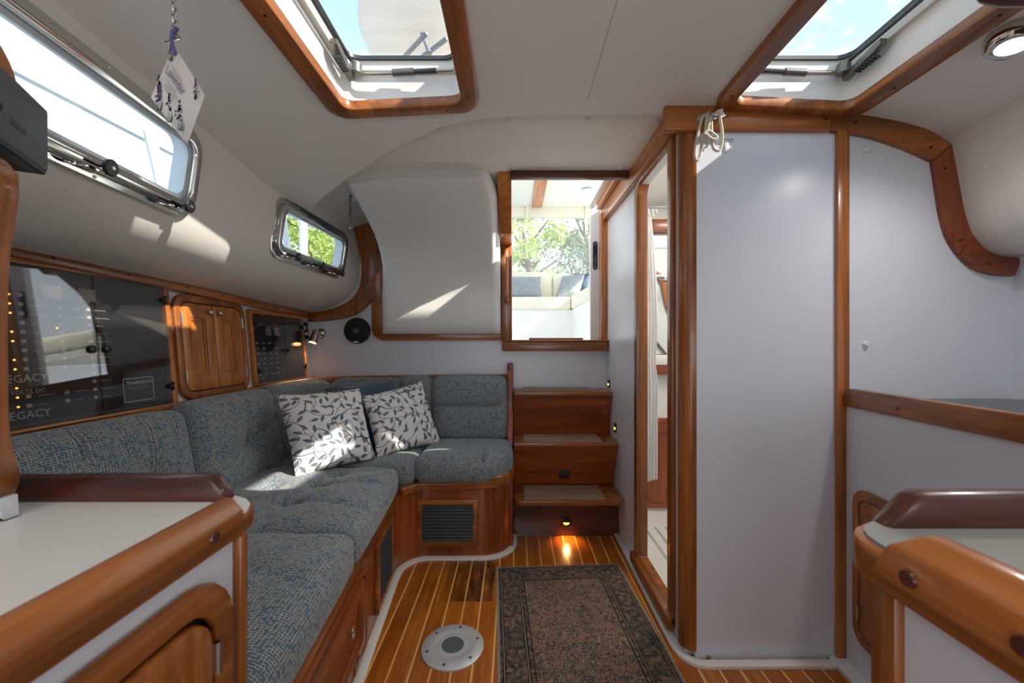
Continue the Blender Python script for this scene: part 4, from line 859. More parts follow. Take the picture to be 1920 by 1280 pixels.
# backrests: local x runs along the settee, local y up, c towards the sitter
def back_frame(y, z0):  return Frame((-1.245, y, z0), (0, 1, 0), (-0.20, 0, 1), (1, 0, 0.20))
GB = 'settee back cushions'; BH = 0.40
def bb(n, l): return None
cushion('back_cushion', back_frame(1.02, 0.655), 0.96, BH, 0.13, 'long blue back cushion under the large electrical panel', GB, crown=0.02, r=0.045,
        buttons=((0.30, -0.03), (0.0, -0.03), (-0.30, -0.03)), creases=tuple((x, -0.03, x+d_, 0.19, 0.010, 0.012) for x in (0.30, 0.0, -0.30) for d_ in (0.0,))+tuple((x, 0.10, x, 0.19, 0.012, 0.010) for x in (0.40, 0.20, 0.10, -0.10)))
cushion('back_cushion', back_frame(1.775, 0.670), 0.52, BH, 0.13, 'blue back cushion below the two-door cupboard', GB, crown=0.025, r=0.045,
        buttons=((0.02, -0.02),), creases=((0.02, -0.02, 0.03, 0.19, 0.012, 0.012), (0.02, -0.02, 0.24, 0.05, 0.008, 0.015), (0.02, -0.02, -0.24, -0.06, 0.006, 0.015), (0.02, -0.02, 0.2, -0.15, 0.006, 0.015)))
def arc_warp(R, a0, a1, L):                             # bends local x round the corner
    def w(p): return p
    return w
RC = 0.50; cxc, cyc = -0.745, 2.05
def curved_back(a_from, a_to, label):
    L = RC*math.radians(a_to-a_from)
    class CF:
        u = v = n = None
        def __call__(s, a, b, c):
            th = math.radians((a_from+a_to)/2)+a/RC; rad = RC-c+0.2*(b-0.0)
            return V((cxc-rad*math.cos(th), cyc+rad*math.sin(th)*0.96, 0.678+b*0.98))
    return cushion('back_cushion', CF(), L, BH, 0.12, label, GB, crown=0.015, r=0.045, step=0.02)
curved_back(0, 47, 'curved blue back cushion in the settee corner behind the left pillow')
curved_back(48, 95, 'curved blue back cushion in the settee corner behind the plain blue pillow')
cushion('back_cushion', Frame((-0.62, 2.535, 0.69), (1, 0, 0), (0, 0.14, 1), (0, -1, 0.14)), 0.20, BH, 0.13, 'narrow blue back cushion behind the right leaf-print pillow', GB, crown=0.012, r=0.04)
cushion('back_cushion', Frame((-0.278, 2.530, 0.690), (1, 0, 0), (0, 0.14, 1), (0, -1, 0.14)), 0.46, BH, 0.13, 'two-button blue back cushion of the aft settee beside the steps', GB, crown=0.020, r=0.04,
        buttons=((-0.08, 0.02), (0.09, 0.02)), creases=((-0.22, 0.02, 0.22, 0.02, 0.010, 0.010),), puck=0.014)

def pillow(name, c4, thick, mat, label, group=None, pinch=0.04, uvo=(0, 0)):
    bl, br, tr, tl = [V(p) for p in c4]; N = 22; nrm = (br-bl).cross(tl-bl).normalized(); W_ = (br-bl).length; H_ = (tl-bl).length; g = G()
    for sgn in (1, -1):
        rows = []
        for i in range(N+1):
            r_ = []
            for j in range(N+1):
                s_, t_ = j/N, i/N; u, v = 2*s_-1, 2*t_-1
                s2 = 0.5+0.5*u*(1-pinch*(1-v*v)*1.0); t2 = 0.5+0.5*v*(1-pinch*(1-u*u)*1.0)
                p = bl*(1-s2)*(1-t2)+br*s2*(1-t2)+tr*s2*t2+tl*(1-s2)*t2
                h = thick*((1-u*u)*(1-v*v))**0.42
                h += 0.004*math.sin(9*s_+3*t_)*math.sin(7*t_-2*s_)*(1-u**4)*(1-v**4)
                r_.append(p+nrm*(sgn*h))
            rows.append(r_)
        g.grid(rows, uv=lambda i, j: (uvo[0]+j/N*W_, uvo[1]+i/N*H_))
    return g.build(name, mat, merge=True, smooth=70, label=label, cat='pillow', group=group)
pillow('throw_pillow', ((-0.945, 1.735, 0.522), (-0.700, 2.020, 0.522), (-0.820, 2.135, 0.862), (-1.105, 1.862, 0.862)), 0.062, 'leaf_print', 'left white leaf-print pillow with a sunlit lower half', 'leaf-print throw pillows')
pillow('throw_pillow', ((-0.700, 2.055, 0.520), (-0.425, 2.330, 0.528), (-0.560, 2.430, 0.872), (-0.825, 2.165, 0.815)), 0.058, 'leaf_print', 'right white leaf-print pillow leaning on the aft settee back', 'leaf-print throw pillows', uvo=(1.3, 0.7))
pillow('throw_pillow', ((-0.945, 2.115, 0.52), (-0.640, 2.340, 0.52), (-0.735, 2.425, 0.872), (-1.04, 2.210, 0.855)), 0.05, 'blue_plush', 'plain slate-blue pillow tucked behind the leaf-print pillows')

# ------------------------------------------------------------------ companionway steps
stp = thing('companionway_steps', 'three teak companionway steps with ribbed tread pads', 'steps', (0.30, 2.4, 0))
SX0, SX1 = -0.002, 0.602
def riser(ya, za, yb, zb, mat): G().prism([V((SX0, ya, za)), V((SX1, ya, za)), V((SX1, yb, zb)), V((SX0, yb, zb))], (0, 0.018, 0)).build('riser', mat, stp)
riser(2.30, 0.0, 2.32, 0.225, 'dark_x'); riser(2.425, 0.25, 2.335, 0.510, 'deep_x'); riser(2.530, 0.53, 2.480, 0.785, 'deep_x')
def tread(y0, y1, z, lipr, th=0.026):
    o = G().prism([V((a, b, z-th)) for a, b in rr(SX0, SX1, y0, y1, [0.003, 0.003, lipr, lipr])], (0, 0, th)).build('tread', 'wood_x', stp, bevel=0.005); return o
def pad(y0, y1, x0, x1, z, n, tr):
    g = G().box((x0, y0, z), (x1, y1, z+0.004)).build('tread_pad', 'pad_wood', tr, bevel=0.001)
    w_ = (y1-y0)/n
    for i in range(n): G().box((x0+0.002, y0+i*w_+0.003, z+0.004), (x1-0.002, y0+(i+1)*w_-0.003, z+0.009)).build('pad_rib', 'pad_wood', tr)
tr1 = tread(2.165, 2.425, 0.250, 0.045); pad(2.185, 2.385, 0.055, 0.50, 0.250, 8, tr1)
tr2 = tread(2.300, 2.530, 0.530, 0.004); pad(2.325, 2.50, 0.055, 0.51, 0.530, 7, tr2)
tr3 = tread(2.455, 2.648, 0.805, 0.004); pad(2.475, 2.63, 0.055, 0.48, 0.805, 6, tr3)
for x in (0.135, 0.495): G().prism([V((x, 2.21, 0.224)), V((x, 2.31, 0.224)), V((x, 2.31, 0.15)), V((x, 2.29, 0.15))], (0.018, 0, 0)).build('bracket', 'deep_z', stp)
def step_light(p, n, u, label, lit, w=0.030, h=0.026):
    fr = Frame(p, u, (0, 0, 1), n); t = thing('courtesy_light', label, 'courtesy light', p, 'courtesy lights by the steps')
    G().prism([fr(a, b, 0) for a, b in rr(-w, w, -h, h, 0.003, 2)], fr.n*0.005).build('plate', 'black', t, bevel=0.001)
    if lit: G().prism([fr(a, b, 0.005) for a, b in [(-w*0.62, 0.002)]+[(w*0.62*math.cos(q), 0.002-h*0.5*math.sin(q)) for q in [math.pi-math.pi*k/8 for k in range(9)]]], fr.n*0.004).build('lens', 'led_amber', t)
    else: G().box((-w*0.5, -h*0.3, 0.005), (w*0.5, h*0.1, 0.007), fr).build('lens', 'rubber', t)
    for a in (-w*0.8, w*0.8):
        for b in (-h*0.8, h*0.8): screw(fr(a, b, 0.005), n, t, 0.002, 'brass')
step_light(V((0.300, 2.395, 0.325)), (0, -1, -0.34), (1, 0, 0), 'unlit black light in the riser between the lower two treads', False, 0.029, 0.026)
step_light(V((0.298, 2.299, 0.075)), (0, -1, 0), (1, 0, 0), 'lit amber light in the dark bottom riser', True, 0.029, 0.026)
step_light(V((CWX, 2.550, 0.845)), (-1, 0, 0), (0, -1, 0), 'small amber light on the corridor wall by the top tread', True, 0.022, 0.026)
step_light(V((CWX, 2.385, 0.600)), (-1, 0, 0), (0, -1, 0), 'small amber light on the corridor wall by the middle tread', True, 0.022, 0.028)
ld = bpy.data.lights.new('step_glow', 'SPOT'); ld.energy = 1.2; ld.color = (1, 0.50, 0.16); ld.spot_size = math.radians(120); ld.spot_blend = 1.0; ld.shadow_soft_size = 0.01
lo_ = bpy.data.objects.new('step_glow', ld); col.objects.link(lo_); lo_.location = (0.298, 2.275, 0.075); lo_.rotation_euler = V((0, -0.5, -1)).to_track_quat('-Z', 'Y').to_euler()

# ------------------------------------------------------------------ rug and table socket
ra = math.radians(3.0); ru = V((math.cos(ra), math.sin(ra), 0)); rv = V((math.sin(ra), -math.cos(ra), 0)); rc = V((-0.088, 1.972, 0))
g = G(); N, M = 24, 36
rw = []
for i in range(M+1):
    r_ = []
    for j in range(N+1):
        a, b = 0.61*j/N, 0.91*i/M
        e = min(a, 0.61-a, b, 0.91-b); r_.append(rc+ru*a+rv*b+V((0, 0, 0.006*min(1, (e+0.002)/0.006)+0.0012*math.sin(11*a+3)*math.sin(9*b))))
    rw.append(r_)
g.grid(rw, uv=lambda i, j: (0.61*j/N, 0.91*i/M)); g.prism([rc+V((0, 0, 0.0004)), rc+ru*0.61+V((0, 0, 0.0004)), rc+ru*0.61+rv*0.91+V((0, 0, 0.0004)), rc+rv*0.91+V((0, 0, 0.0004))], (0, 0, 0.001))
g.build('rug', 'rug', label='faded brown oriental rug on the cabin sole', cat='rug')
ts = thing('table_socket', 'round aluminium table socket plate screwed to the sole', 'table socket', (-0.223, 1.456, 0))
c = V((-0.223, 1.456, 0))
G().lathe([(0.112, 0), (0.112, 0.004), (0.108, 0.006), (0.066, 0.0085), (0.062, 0.0072), (0.050, 0.0085), (0.044, 0.009), (0.041, 0.008)], c, (0, 0, 1), 56).build('plate', 'aluminium', ts)
G().lathe([(0.0405, 0.0078), (0.0400, 0.0086)], c, (0, 0, 1), 36).build('socket_well', 'grey_plastic', ts)
for k in range(6):
    a = math.radians(80+60*k); screw(c+V((0.092*math.cos(a), 0.092*math.sin(a), 0.0068)), (0, 0, 1), ts, 0.006, 'grey_metal')

# ------------------------------------------------------------------ left foreground counter, divider and screen
lc = thing('chart_counter', 'white topped counter with teak fiddles in the left foreground', 'counter', (-0.6, 0.2, 0))
G().prism([V((a, b, 0.885)) for a, b in rr(-1.30, -0.318, -1.1, 0.531, [0.068, 0, 0, 0])], (0, 0, 0.015)).build('worktop', 'worktop_white', lc)
G().prism([V((a, b, 0.0)) for a, b in rr(-1.30, -0.322, -1.1, 0.468, [0.01, 0, 0, 0])], (0, 0, 0.885)).build('carcass', 'laminate', lc)
G().prism([V((a, b, 0.878)) for a, b in rr(-1.30, -0.314, -1.1, 0.536, [0.072, 0, 0, 0])], (0, 0, 0.020)).build('edge_band', 'wood_y', lc, bevel=0.004)
ry = [(-0.329, 0.895), (-0.329, 0.924), (-0.325, 0.929), (-0.316, 0.927), (-0.304, 0.914), (-0.302, 0.898), (-0.312, 0.893)]
rail = [V((x, 0.452, z)) for x, z in ry]
G().prism(rail, (0, -1.5, 0)).build('side_fiddle', 'wood_y', lc, bevel=0.004)
fx = [(-1.0, 0.895), (-0.364, 0.895), (-0.368, 0.912), (-0.384, 0.932), (-1.0, 0.932)]
G().prism([V((x, 0.506, z)) for x, z in fx], (0, 0.022, 0)).build('end_fiddle', 'dark_x', lc, bevel=0.006)
for y in (0.405, 0.08): G().lathe([(0.0065, 0), (0.0055, 0.002)], (-0.3025, y, 0.904), (1, 0, 0.1), 10).build('plug', 'dark_x', lc)
G().box((-0.328, 0.459, 0.0), (-0.312, 0.472, 0.880)).build('corner_post', 'wood_z', lc, bevel=0.004)
LF = Frame((-0.322, 0, 0), (0, 1, 0), (0, 0, 1), (1, 0, 0))
G().ring([LF(a, b, 0) for a, b in rr(-0.30, 0.446, 0.10, 0.861, 0.060)], [LF(a, b, 0) for a, b in rr(-0.27, 0.418, 0.13, 0.832, 0.038)], (0.012, 0, 0)).build('door_surround', 'wood_y', lc, bevel=0.005)
G().box((-0.28, 0.12, 0.0005), (0.43, 0.845, 0.001), LF).build('shadow_gap', 'black', lc)
d = panel_door(LF, -0.266, 0.413, 0.134, 0.827, 0.035, lc, 'wood_z', 'gold_z', 0.038, 0.012, 0.001)
hinge(LF, 0.416, 0.775, 0.012, d, 0.008, 0.016)
hinge(LF, 0.416, 0.24, 0.012, d, 0.008, 0.016)

dv = thing('divider_panel', 'white partition with a curved teak edge at the far left', 'partition', (-0.62, 0.45, 0.9))
DY = 0.44
edge = [(-40, 286), (0, 296), (20, 310), (33, 333), (38, 362), (30, 420), (21, 480), (17, 560), (17, 700), (19, 790), (27, 845), (38, 878), (36, 908), (20, 938), (0, 956), (-40, 966)]
e2 = [(x-34, y) for x, y in edge]
DY = 0.44
G().ribbon(smooth_path([P(x, y, DY+0.03) for x, y in edge], 3), smooth_path([P(x, y, DY+0.03) for x, y in e2], 3), (0, -0.03, 0)).build('edge_moulding', 'wood_z', dv, bevel=0.010, seg=3)
G().prism([P(x-30, y, DY+0.01)+V((-0.01, 0, 0)) for x, y in edge]+[V((-1.2, DY+0.01, P(0, 966, DY).z)), V((-1.2, DY+0.01, P(0, 286, DY).z))], (0, 0.014, 0)).build('partition_board', 'laminate', dv)
G().box((-1.2, DY, 0.900), (-0.545, DY+0.03, 0.915)).build('foot_board', 'laminate', dv, bevel=0.004) if False else None
G().prism([P(-60, 935, DY+0.012), P(0, 935, DY+0.012), P(4, 985, DY+0.012), V((P(4, 985, DY).x-0.012, DY+0.012, 0.900)), V((-0.72, DY+0.012, 0.900))], (0, 0.016, 0)).build('foot', 'laminate', dv)
tv = thing('screen', 'dark grey flat screen seen edge-on at the upper left', 'screen', (-0.70, 0.5, 1.376))
A = V((-0.600, 0.38, 0)); Bp = V((-0.754, 0.65, 0)); TF = Frame((A.x, A.y, 1.376), Bp-A, (0, 0, 1)); 
if TF.n.x < 0: TF.n = -TF.n
LT = (Bp-A).length
G().box((-0.1, 0.0, -0.035), (LT, 0.100, 0.0), TF).build('housing', 'grey_plastic', tv, bevel=0.004)
G().box((-0.1, -0.006, -0.045), (LT-0.004, 0.004, -0.001), TF).build('lower_edge', 'black', tv, bevel=0.003)
G().box((-0.1, 0.032, 0.0), (LT*0.50, 0.094, 0.010), TF).build('raised_cover', 'dark_grey', tv, bevel=0.004)
G().tube([TF(-0.1, 0.028, 0.008), TF(LT*0.46, 0.028, 0.008)], 0.011, 12).build('cable_duct', 'black', tv)
text('SOLA', 0.016, Frame(TF(LT*0.66, 0.030, 0.0008), TF.u, (0, 0, 1), TF.n), 'black', tv)
br = thing('screen_bracket', 'teak bracket behind the grey screen', 'bracket', (-0.82, 0.6, 1.36))
G().prism([V((-0.80, 0.50, z)) for z in (1.36, 1.40)]+[V((-0.86, 0.70, 1.40)), V((-0.86, 0.70, 1.36))], (-0.16, 0.0, 0)).build('arm', 'gold_y', br, bevel=0.008)
G().lathe([(0.085, 0), (0.085, 0.02)], (-0.80, 0.56, 1.50), (1, 0.2, 0), 28).build('rosette', 'gold_y', br, bevel=0.006)

# ------------------------------------------------------------------ galley on the right
gc = thing('galley_counter', 'white galley counter with a teak fiddle against the head bulkhead', 'counter', (1.4, 0.9, 0))
q0, q1 = V((1.148, 1.398, 0)), V((1.075, 0.55, 0)); GF = Frame(q1, q0-q1, (0, 0, 1)); GL = (q0-q1).length
if GF.n.x > 0: GF.n = -GF.n
G().box((-0.1, 0, -0.02), (GL, 0.89, 0), GF).build('front_panel', 'laminate', gc)
G().prism([V((1.15, 1.398, 0.885)), V((1.745, 1.398, 0.885)), V((1.745, 0.40, 0.885)), V((1.065, 0.40, 0.885))], (0, 0, 0.018)).build('worktop', 'grey_worktop', gc)
G().prism([GF(a, b, -0.016) for a, b in ((-0.1, 0.885), (GL-0.002, 0.885), (GL+0.0, 0.905), (GL-0.022, 0.940), (GL-0.045, 0.948), (-0.1, 0.948))], GF.n*0.030).build('fiddle', 'wood_y', gc, bevel=0.006)
for a in (GL-0.035, GL-0.235): G().lathe([(0.006, 0), (0.005, 0.002)], GF(a, 0.905 if a > GL-0.1 else 0.912, 0.014), GF.n, 10).build('plug', 'dark_x', gc)
G().ring([GF(a, b, 0) for a, b in rr(GL-0.55, GL-0.055, 0.115, 0.625, 0.055)], [GF(a, b, 0) for a, b in rr(GL-0.525, GL-0.082, 0.142, 0.595, 0.035)], GF.n*0.012).build('door_surround', 'wood_z', gc, bevel=0.004)
d = panel_door(GF, GL-0.521, GL-0.086, 0.146, 0.591, 0.032, gc, 'wood_z', 'gold_z', 0.055, 0.011, 0.0)
hinge(GF, GL-0.084, 0.515, 0.011, d, 0.008, 0.024); hinge(GF, GL-0.084, 0.22, 0.011, d, 0.008, 0.024)
sv = thing('stove_lid', 'dark glass stove lid set in the galley worktop', 'stove', (1.45, 1.1, 0.903))
G().prism([V((a, b, 0.903)) for a, b in rr(1.20, 1.70, 0.70, 1.365, 0.04)], (0, 0, 0.010)).build('glass_lid', 'stove', sv, bevel=0.003)
G().ring([V((a, b, 0.903)) for a, b in rr(1.188, 1.712, 0.685, 1.378, 0.05)], [V((a, b, 0.903)) for a, b in rr(1.20, 1.70, 0.70, 1.365, 0.04)], (0, 0, 0.008)).build('rim', 'black', sv)

gi = thing('galley_island', 'grey topped galley return with teak fiddles in the right foreground', 'counter', (0.8, 0.1, 0))
G().prism([V((a, b, 0.886)) for a, b in rr(0.366, 1.05, -1.0, 0.455, [0, 0.055, 0, 0])], (0, 0, 0.014)).build('worktop', 'grey_worktop', gi)
G().prism([V((a, b, 0.858)) for a, b in rr(0.357, 1.05, -1.0, 0.463, [0, 0.062, 0, 0])], (0, 0, 0.038)).build('edge_band', 'wood_y', gi, bevel=0.006)
G().prism([V((a, b, 0.0)) for a, b in rr(0.374, 1.05, -1.0, 0.425, [0, 0.03, 0, 0])], (0, 0, 0.858)).build('carcass', 'laminate', gi)
G().box((0.364, 0.384, 0.0), (0.386, 0.412, 0.860)).build('corner_post', 'wood_z', gi, bevel=0.005)
rs = [(0.382, 0.897), (0.382, 0.926), (0.378, 0.932), (0.362, 0.930), (0.348, 0.914), (0.346, 0.880), (0.356, 0.874)]
far = [V((x, 0.392-max(0, z-0.90)*1.2, z)) for x, z in rs]; near = [V((x, 0.235+max(0, z-0.88)*0.9, z)) for x, z in rs]
m = len(rs); G().add(far+near, [list(range(m)), [m+i for i in range(m)][::-1]]+[[i, (i+1) % m, m+(i+1) % m, m+i] for i in range(m)]).build('side_fiddle', 'wood_y', gi, bevel=0.005)
ft = [(0.402, 0.897), (0.436, 0.932), (0.450, 0.937), (1.05, 0.937), (1.05, 0.897)]
G().prism([V((x, 0.432, z)) for x, z in ft], (0, 0.028, 0)).build('end_fiddle', 'dark_x', gi, bevel=0.007)
for y in (0.352, 0.272): G().lathe([(0.0075, 0), (0.0065, 0.003)], (0.3465, y, 0.894), (-1, 0, 0.05), 12).build('plug', 'dark_x', gi)

oc = thing('overhead_rack', 'dark wooden corner of an overhead rack at the upper right', 'rack', (0.75, 0.46, 1.5))
G().prism([V((x, 0.44, z)) for x, z in ((0.535, 1.9), (0.528, 1.55), (0.533, 1.515), (0.545, 1.497), (0.565, 1.492), (1.2, 1.492), (1.2, 1.9))], (0, 0.035, 0)).build('rack_board', 'dark_x', oc, bevel=0.010, seg=3)

# ------------------------------------------------------------------ downlights
def downlight(x, y, label, watts):
    z = ceil_z(x); t = thing('ceiling_light', label, 'ceiling light', (x, y, z), 'chrome ceiling lights'); dx = 4*0.13/1.30*(abs(x-CL)/1.30)**3*(1 if x > CL else -1)
    ax = V((-dx*1.0, 0, -1)).normalized(); c = V((x, y, z))
    G().lathe([(0.052, -0.002), (0.055, 0.010), (0.052, 0.030), (0.046, 0.038), (0.038, 0.036)], c, ax, 36).build('ring', 'chrome', t)
    G().lathe([(0.039, 0.033), (0.030, 0.037), (0.002, 0.038)], c, ax, 28).build('lens', 'lens', t)
    d_ = bpy.data.lights.new('ceiling_light_glow', 'SPOT'); d_.energy = watts; d_.color = (1, 0.97, 0.93); d_.spot_size = math.radians(150); d_.spot_blend = 1.0; d_.shadow_soft_size = 0.035
    o = bpy.data.objects.new('ceiling_light_glow', d_); col.objects.link(o); o.location = c+ax*0.045; o.rotation_euler = ax.to_track_quat('-Z', 'Y').to_euler()
downlight(1.262, 1.010, 'chrome ceiling downlight beside the right deck hatch', 8)
for x, y, w_ in ((-0.62, 0.0, 'the left foreground counter'), (1.18, 0.05, 'the right foreground counter'), (0.28, 0.15, 'the passage')): downlight(x, y, 'added unseen chrome downlight over '+w_, 2.5)  # lamps added out of view to brighten the cabin

# ------------------------------------------------------------------ hanging things
def chain(top, n, size, parent, mat='steel'):
    p = V(top)
    for i in range(n):
        c = p-V((0, 0, size*0.75*(i+0.5))); ax = V((1, 0, 0)) if i % 2 else V((0.3, 1, 0)).normalized()
        pts = [c+ax*(size*0.30*math.cos(a))+V((0, 0, size*0.5*math.sin(a))) for a in [2*math.pi*k/10 for k in range(10)]]
        G().tube(pts, size*0.10, 6, closed=True).build('link', mat, parent)
    return p-V((0, 0, size*0.75*n))
CYD = 0.80
lv = thing('lavender_sachet', 'white lavender sachet card hanging on a chain from the ceiling', 'sachet', P(330, 90, CYD))
p0 = P(327, -72, CYD)
G().lathe([(0.012, 0.0), (0.012, 0.004)], (p0.x, p0.y, ceil_z(p0.x)-0.004), (0, 0, 1), 14).build('hook_plate', 'steel', lv)
G().tube([V((p0.x, p0.y, ceil_z(p0.x))), V((p0.x, p0.y, p0.z-0.02))], 0.0022, 6).build('hook', 'steel', lv)
chain(p0+V((0, 0, -0.015)), 12, 0.0155, lv)
tg = P(323, 74, CYD)
G().tube([tg+V((-0.014, 0, -0.004)), tg+V((0.014, 0, 0.005))], 0.004, 10).build('toggle', 'chrome', lv)
G().tube(smooth_path([tg+V((0.004, -0.004, 0.012)), tg+V((0.006, -0.008, -0.012)), P(330, 104, CYD-0.008)], 4), 0.0035, 6).build('ribbon', 'ribbon_blue', lv)
G().tube([tg+V((0.002, -0.003, 0.012)), tg+V((0.016, -0.006, 0.018))], 0.004, 6).build('bow', 'ribbon_blue', lv)
cT, cR, cB, cL = P(326, 84, CYD), P(384, 178, CYD-0.05), P(351, 272, CYD-0.02), P(283, 183, CYD+0.03)
cn = (cR-cT).cross(cL-cT).normalized(); cn = cn if cn.y < 0 else -cn
def cardp(s, t, h=0.0):                               # s along the writing, t across it (0 = lower left edge, 1 = upper right edge)
    return cL*(1-s)*(1-t)+cB*s*(1-t)+cR*s*t+cT*(1-s)*t+cn*h
g = G(); N = 10
for sg in (1, -1):
    g.grid([[cardp(j/N, i/N, sg*0.006*((1-(2*j/N-1)**2)*(1-(2*i/N-1)**2))**0.5) for j in range(N+1)] for i in range(N+1)])
card_o = g.build('card', 'card', lv, merge=True, smooth=70)
def cframe(s, t, h=0.0075): 
    o = cardp(s, t, h); u = (cardp(1, t)-cardp(0, t)).normalized(); v = (cardp(s, 1)-cardp(s, 0)).normalized(); return Frame(o, u, v, cn)
text('Lavender', 0.024, cframe(0.16, 0.60), 'lav_purple', card_o)
for i, t_ in enumerate((0.78, 0.74, 0.70, 0.54, 0.50, 0.46, 0.42, 0.38)):
    g = G(); a, b = cframe(0.24+0.02*(i % 3), t_), None; ln = 0.052+0.008*((i*7) % 3)
    g.box((0, 0, -0.0004), (ln, 0.0009, 0), a).build('text_line', 'print_dim', card_o)
def sprig(s, t, size):
    fr = Frame(cardp(s, t, 0.0072), (1, 0, 0), (0, 0, 1), cn); g = G(); g2 = G()
    for k in range(26):
        hgt = random.random(); x = random.gauss(0, 0.16*(1.05-hgt))*size; r_ = size*0.055
        g.add([fr(x-r_, hgt*size, 0), fr(x, hgt*size-r_*1.5, 0), fr(x+r_, hgt*size, 0), fr(x, hgt*size+r_*1.5, 0)], [[0, 1, 2, 3]])
    for k in range(10):
        x = random.gauss(0, 0.2)*size; g2.add([fr(x*0.3-0.0007, -size*0.5, 0), fr(x*0.3+0.0007, -size*0.5, 0), fr(x+0.0005, size*0.25, 0)], [[0, 1, 2]])
    g.build('lavender_print', 'lav_purple', card_o); g2.build('stem_print', 'lav_green', card_o)
for s, t, z in ((0.13, 0.88, 0.024), (0.28, 0.14, 0.040), (0.20, 0.24, 0.034), (0.55, 0.16, 0.038), (0.80, 0.26, 0.040), (0.90, 0.90, 0.026)): sprig(s, t, z)

ch = thing('hanging_chain', 'short steel chain hanging above the small portlight', 'chain', P(655, 425, 2.18))
pt = P(657, 358, 2.18); G().lathe([(0.010, 0.0), (0.010, 0.006)], (pt.x, pt.y, over_z(pt.x)-0.006), (0, 0, 1), 12).build('hook_plate', 'steel', ch)
G().tube([V((pt.x, pt.y, over_z(pt.x))), pt], 0.003, 6).build('hook', 'steel', ch)
e = chain(pt, 12, 0.021, ch, 'grey_metal'); G().lathe([(0.002, 0), (0.008, -0.006), (0.008, -0.012), (0.002, -0.018)], e, (0, 0, 1), 10).build('end_ball', 'chrome', ch)

rp_ = thing('rope_coil', 'flecked white rope looped on a chrome eye at the bulkhead beam', 'rope', P(1330, 225, 1.37))
RY = 1.372
def rpath(pts, dy=0.0, r=0.0052): G().tube(smooth_path([P(x, y, RY-0.012-dy+0.0*i) for i, (x, y) in enumerate(pts)], 5), r, 8).build('rope_loop', 'rope', rp_)
rpath([(1330, 216), (1318, 219), (1311, 240), (1305, 270), (1303, 292), (1307, 301), (1313, 290), (1316, 268), (1319, 255), (1326, 246), (1330, 240)])
rpath([(1334, 216), (1346, 212), (1351, 228), (1354, 252), (1353, 272), (1347, 282), (1338, 278), (1335, 262), (1334, 240), (1333, 218)], 0.004)
rpath([(1326, 218), (1324, 232), (1322, 248)], 0.002); rpath([(1332, 220), (1328, 236), (1326, 250)], 0.006)
rpath([(1320, 252), (1328, 246), (1338, 252), (1344, 258), (1338, 262), (1330, 258), (1324, 252)], 0.012, 0.006)
rpath([(1322, 262), (1326, 272), (1318, 282)], 0.002, 0.004)
fe = Frame(P(1325, 222, 1.384), (1, 0, 0.12), (0, 0, 1), (0, -1, 0))
G().prism([fe(a*0.036, b*0.019) for a, b in [(math.cos(q), math.sin(q)) for q in [2*math.pi*k/20 for k in range(20)]]], (0, -0.004, 0)).build('eye_plate', 'chrome', rp_, bevel=0.001)
G().tube(smooth_path([fe(-0.014, 0, 0.003), fe(-0.012, 0.004, 0.020), fe(0, 0.006, 0.027), fe(0.012, 0.004, 0.020), fe(0.014, 0, 0.003)], 4), 0.0035, 8).build('eye_bow', 'chrome', rp_)
G().prism([P(x, y, RY-0.018) for x, y in ((1338, 212), (1346, 206), (1356, 203), (1356, 209), (1361, 216), (1354, 220), (1349, 214), (1342, 218))], (0, 0.003, 0)).build('tape_tag', 'cap_white', rp_)
hk = thing('wall_hook', 'small clear plastic hook on the bulkhead beside the rope', 'hook', P(1364, 270, BY))
fh = Frame(P(1364, 262, BY), (1, 0, 0), (0, 0, 1), (0, -1, 0))
G().box((-0.012, -0.045, 0), (0.004, 0.004, 0.004), fh).build('hook_back', 'cap_white', hk, bevel=0.002)
G().tube([fh(-0.014, 0, 0.004), fh(0.018, -0.003, 0.006)], 0.003, 6).build('hook_pin', 'aluminium', hk)

# ------------------------------------------------------------------ inside the head
sc_ = thing('shower_curtain', 'white shower curtain hanging just inside the head doorway', 'curtain', (0.66, 1.98, 0.4))
rws = []
for i in range(17):
    z = 1.745-1.335*i/16; r_ = []
    for k in range(25):
        t = k/24; wv = 0.010*math.sin(t*26+0.4*math.sin(i*0.5)); wd = 0.045+0.035*math.sin(min(1, i/9)*2.4)+(0.012 if i > 9 else 0)
        r_.append(V((0.655+wd*t*1.0, 2.00+0.05*t+wv, z)))
    rws.append(r_)
G().grid(rws).build('cloth', 'curtain', sc_, smooth=80)
for k in range(3): G().tube([V((0.665+0.02*k, 2.01, 1.74+0.02*math.cos(a)+0.02)) + V((0.010*math.sin(a), 0, 0)) for a in [2*math.pi*q/10 for q in range(10)]], 0.0016, 6, closed=True).build('curtain_ring', 'steel', sc_)
G().tube([V((0.645, 2.01, 1.785)), V((1.49, 2.01, 1.785))], 0.006, 8).build('curtain_rod', 'steel', sc_)
HAF = Frame((0, HA, 0), (1, 0, 0), (0, 0, 1), (0, -1, 0))
hb = thing('head_locker', 'teak framed locker door at the back of the head compartment', 'locker', (1.0, HA, 0.05))
G().ring([HAF(a, b, 0) for a, b in rr(0.805, 1.25, 0.07, 0.635, 0.05)], [HAF(a, b, 0) for a, b in rr(0.832, 1.222, 0.098, 0.605, 0.035)], (0, -0.014, 0)).build('frame', 'deep_z', hb, bevel=0.004)
d = panel_door(HAF, 0.836, 1.218, 0.102, 0.601, 0.032, hb, 'deep_z', 'deep_z', 0.055, 0.012, 0.0, 0.055)
knob(HAF(0.855, 0.345, 0.012), (0, -1, 0), d, 0.014)
hs = thing('head_shelf', 'cream shelf with a teak front edge at the back of the head', 'shelf', (1.0, HA, 0.9))
G().box((0.79, HA-0.05, 0.968), (1.49, HA, 1.03)).build('shelf_board', 'gelcoat', hs, bevel=0.004)
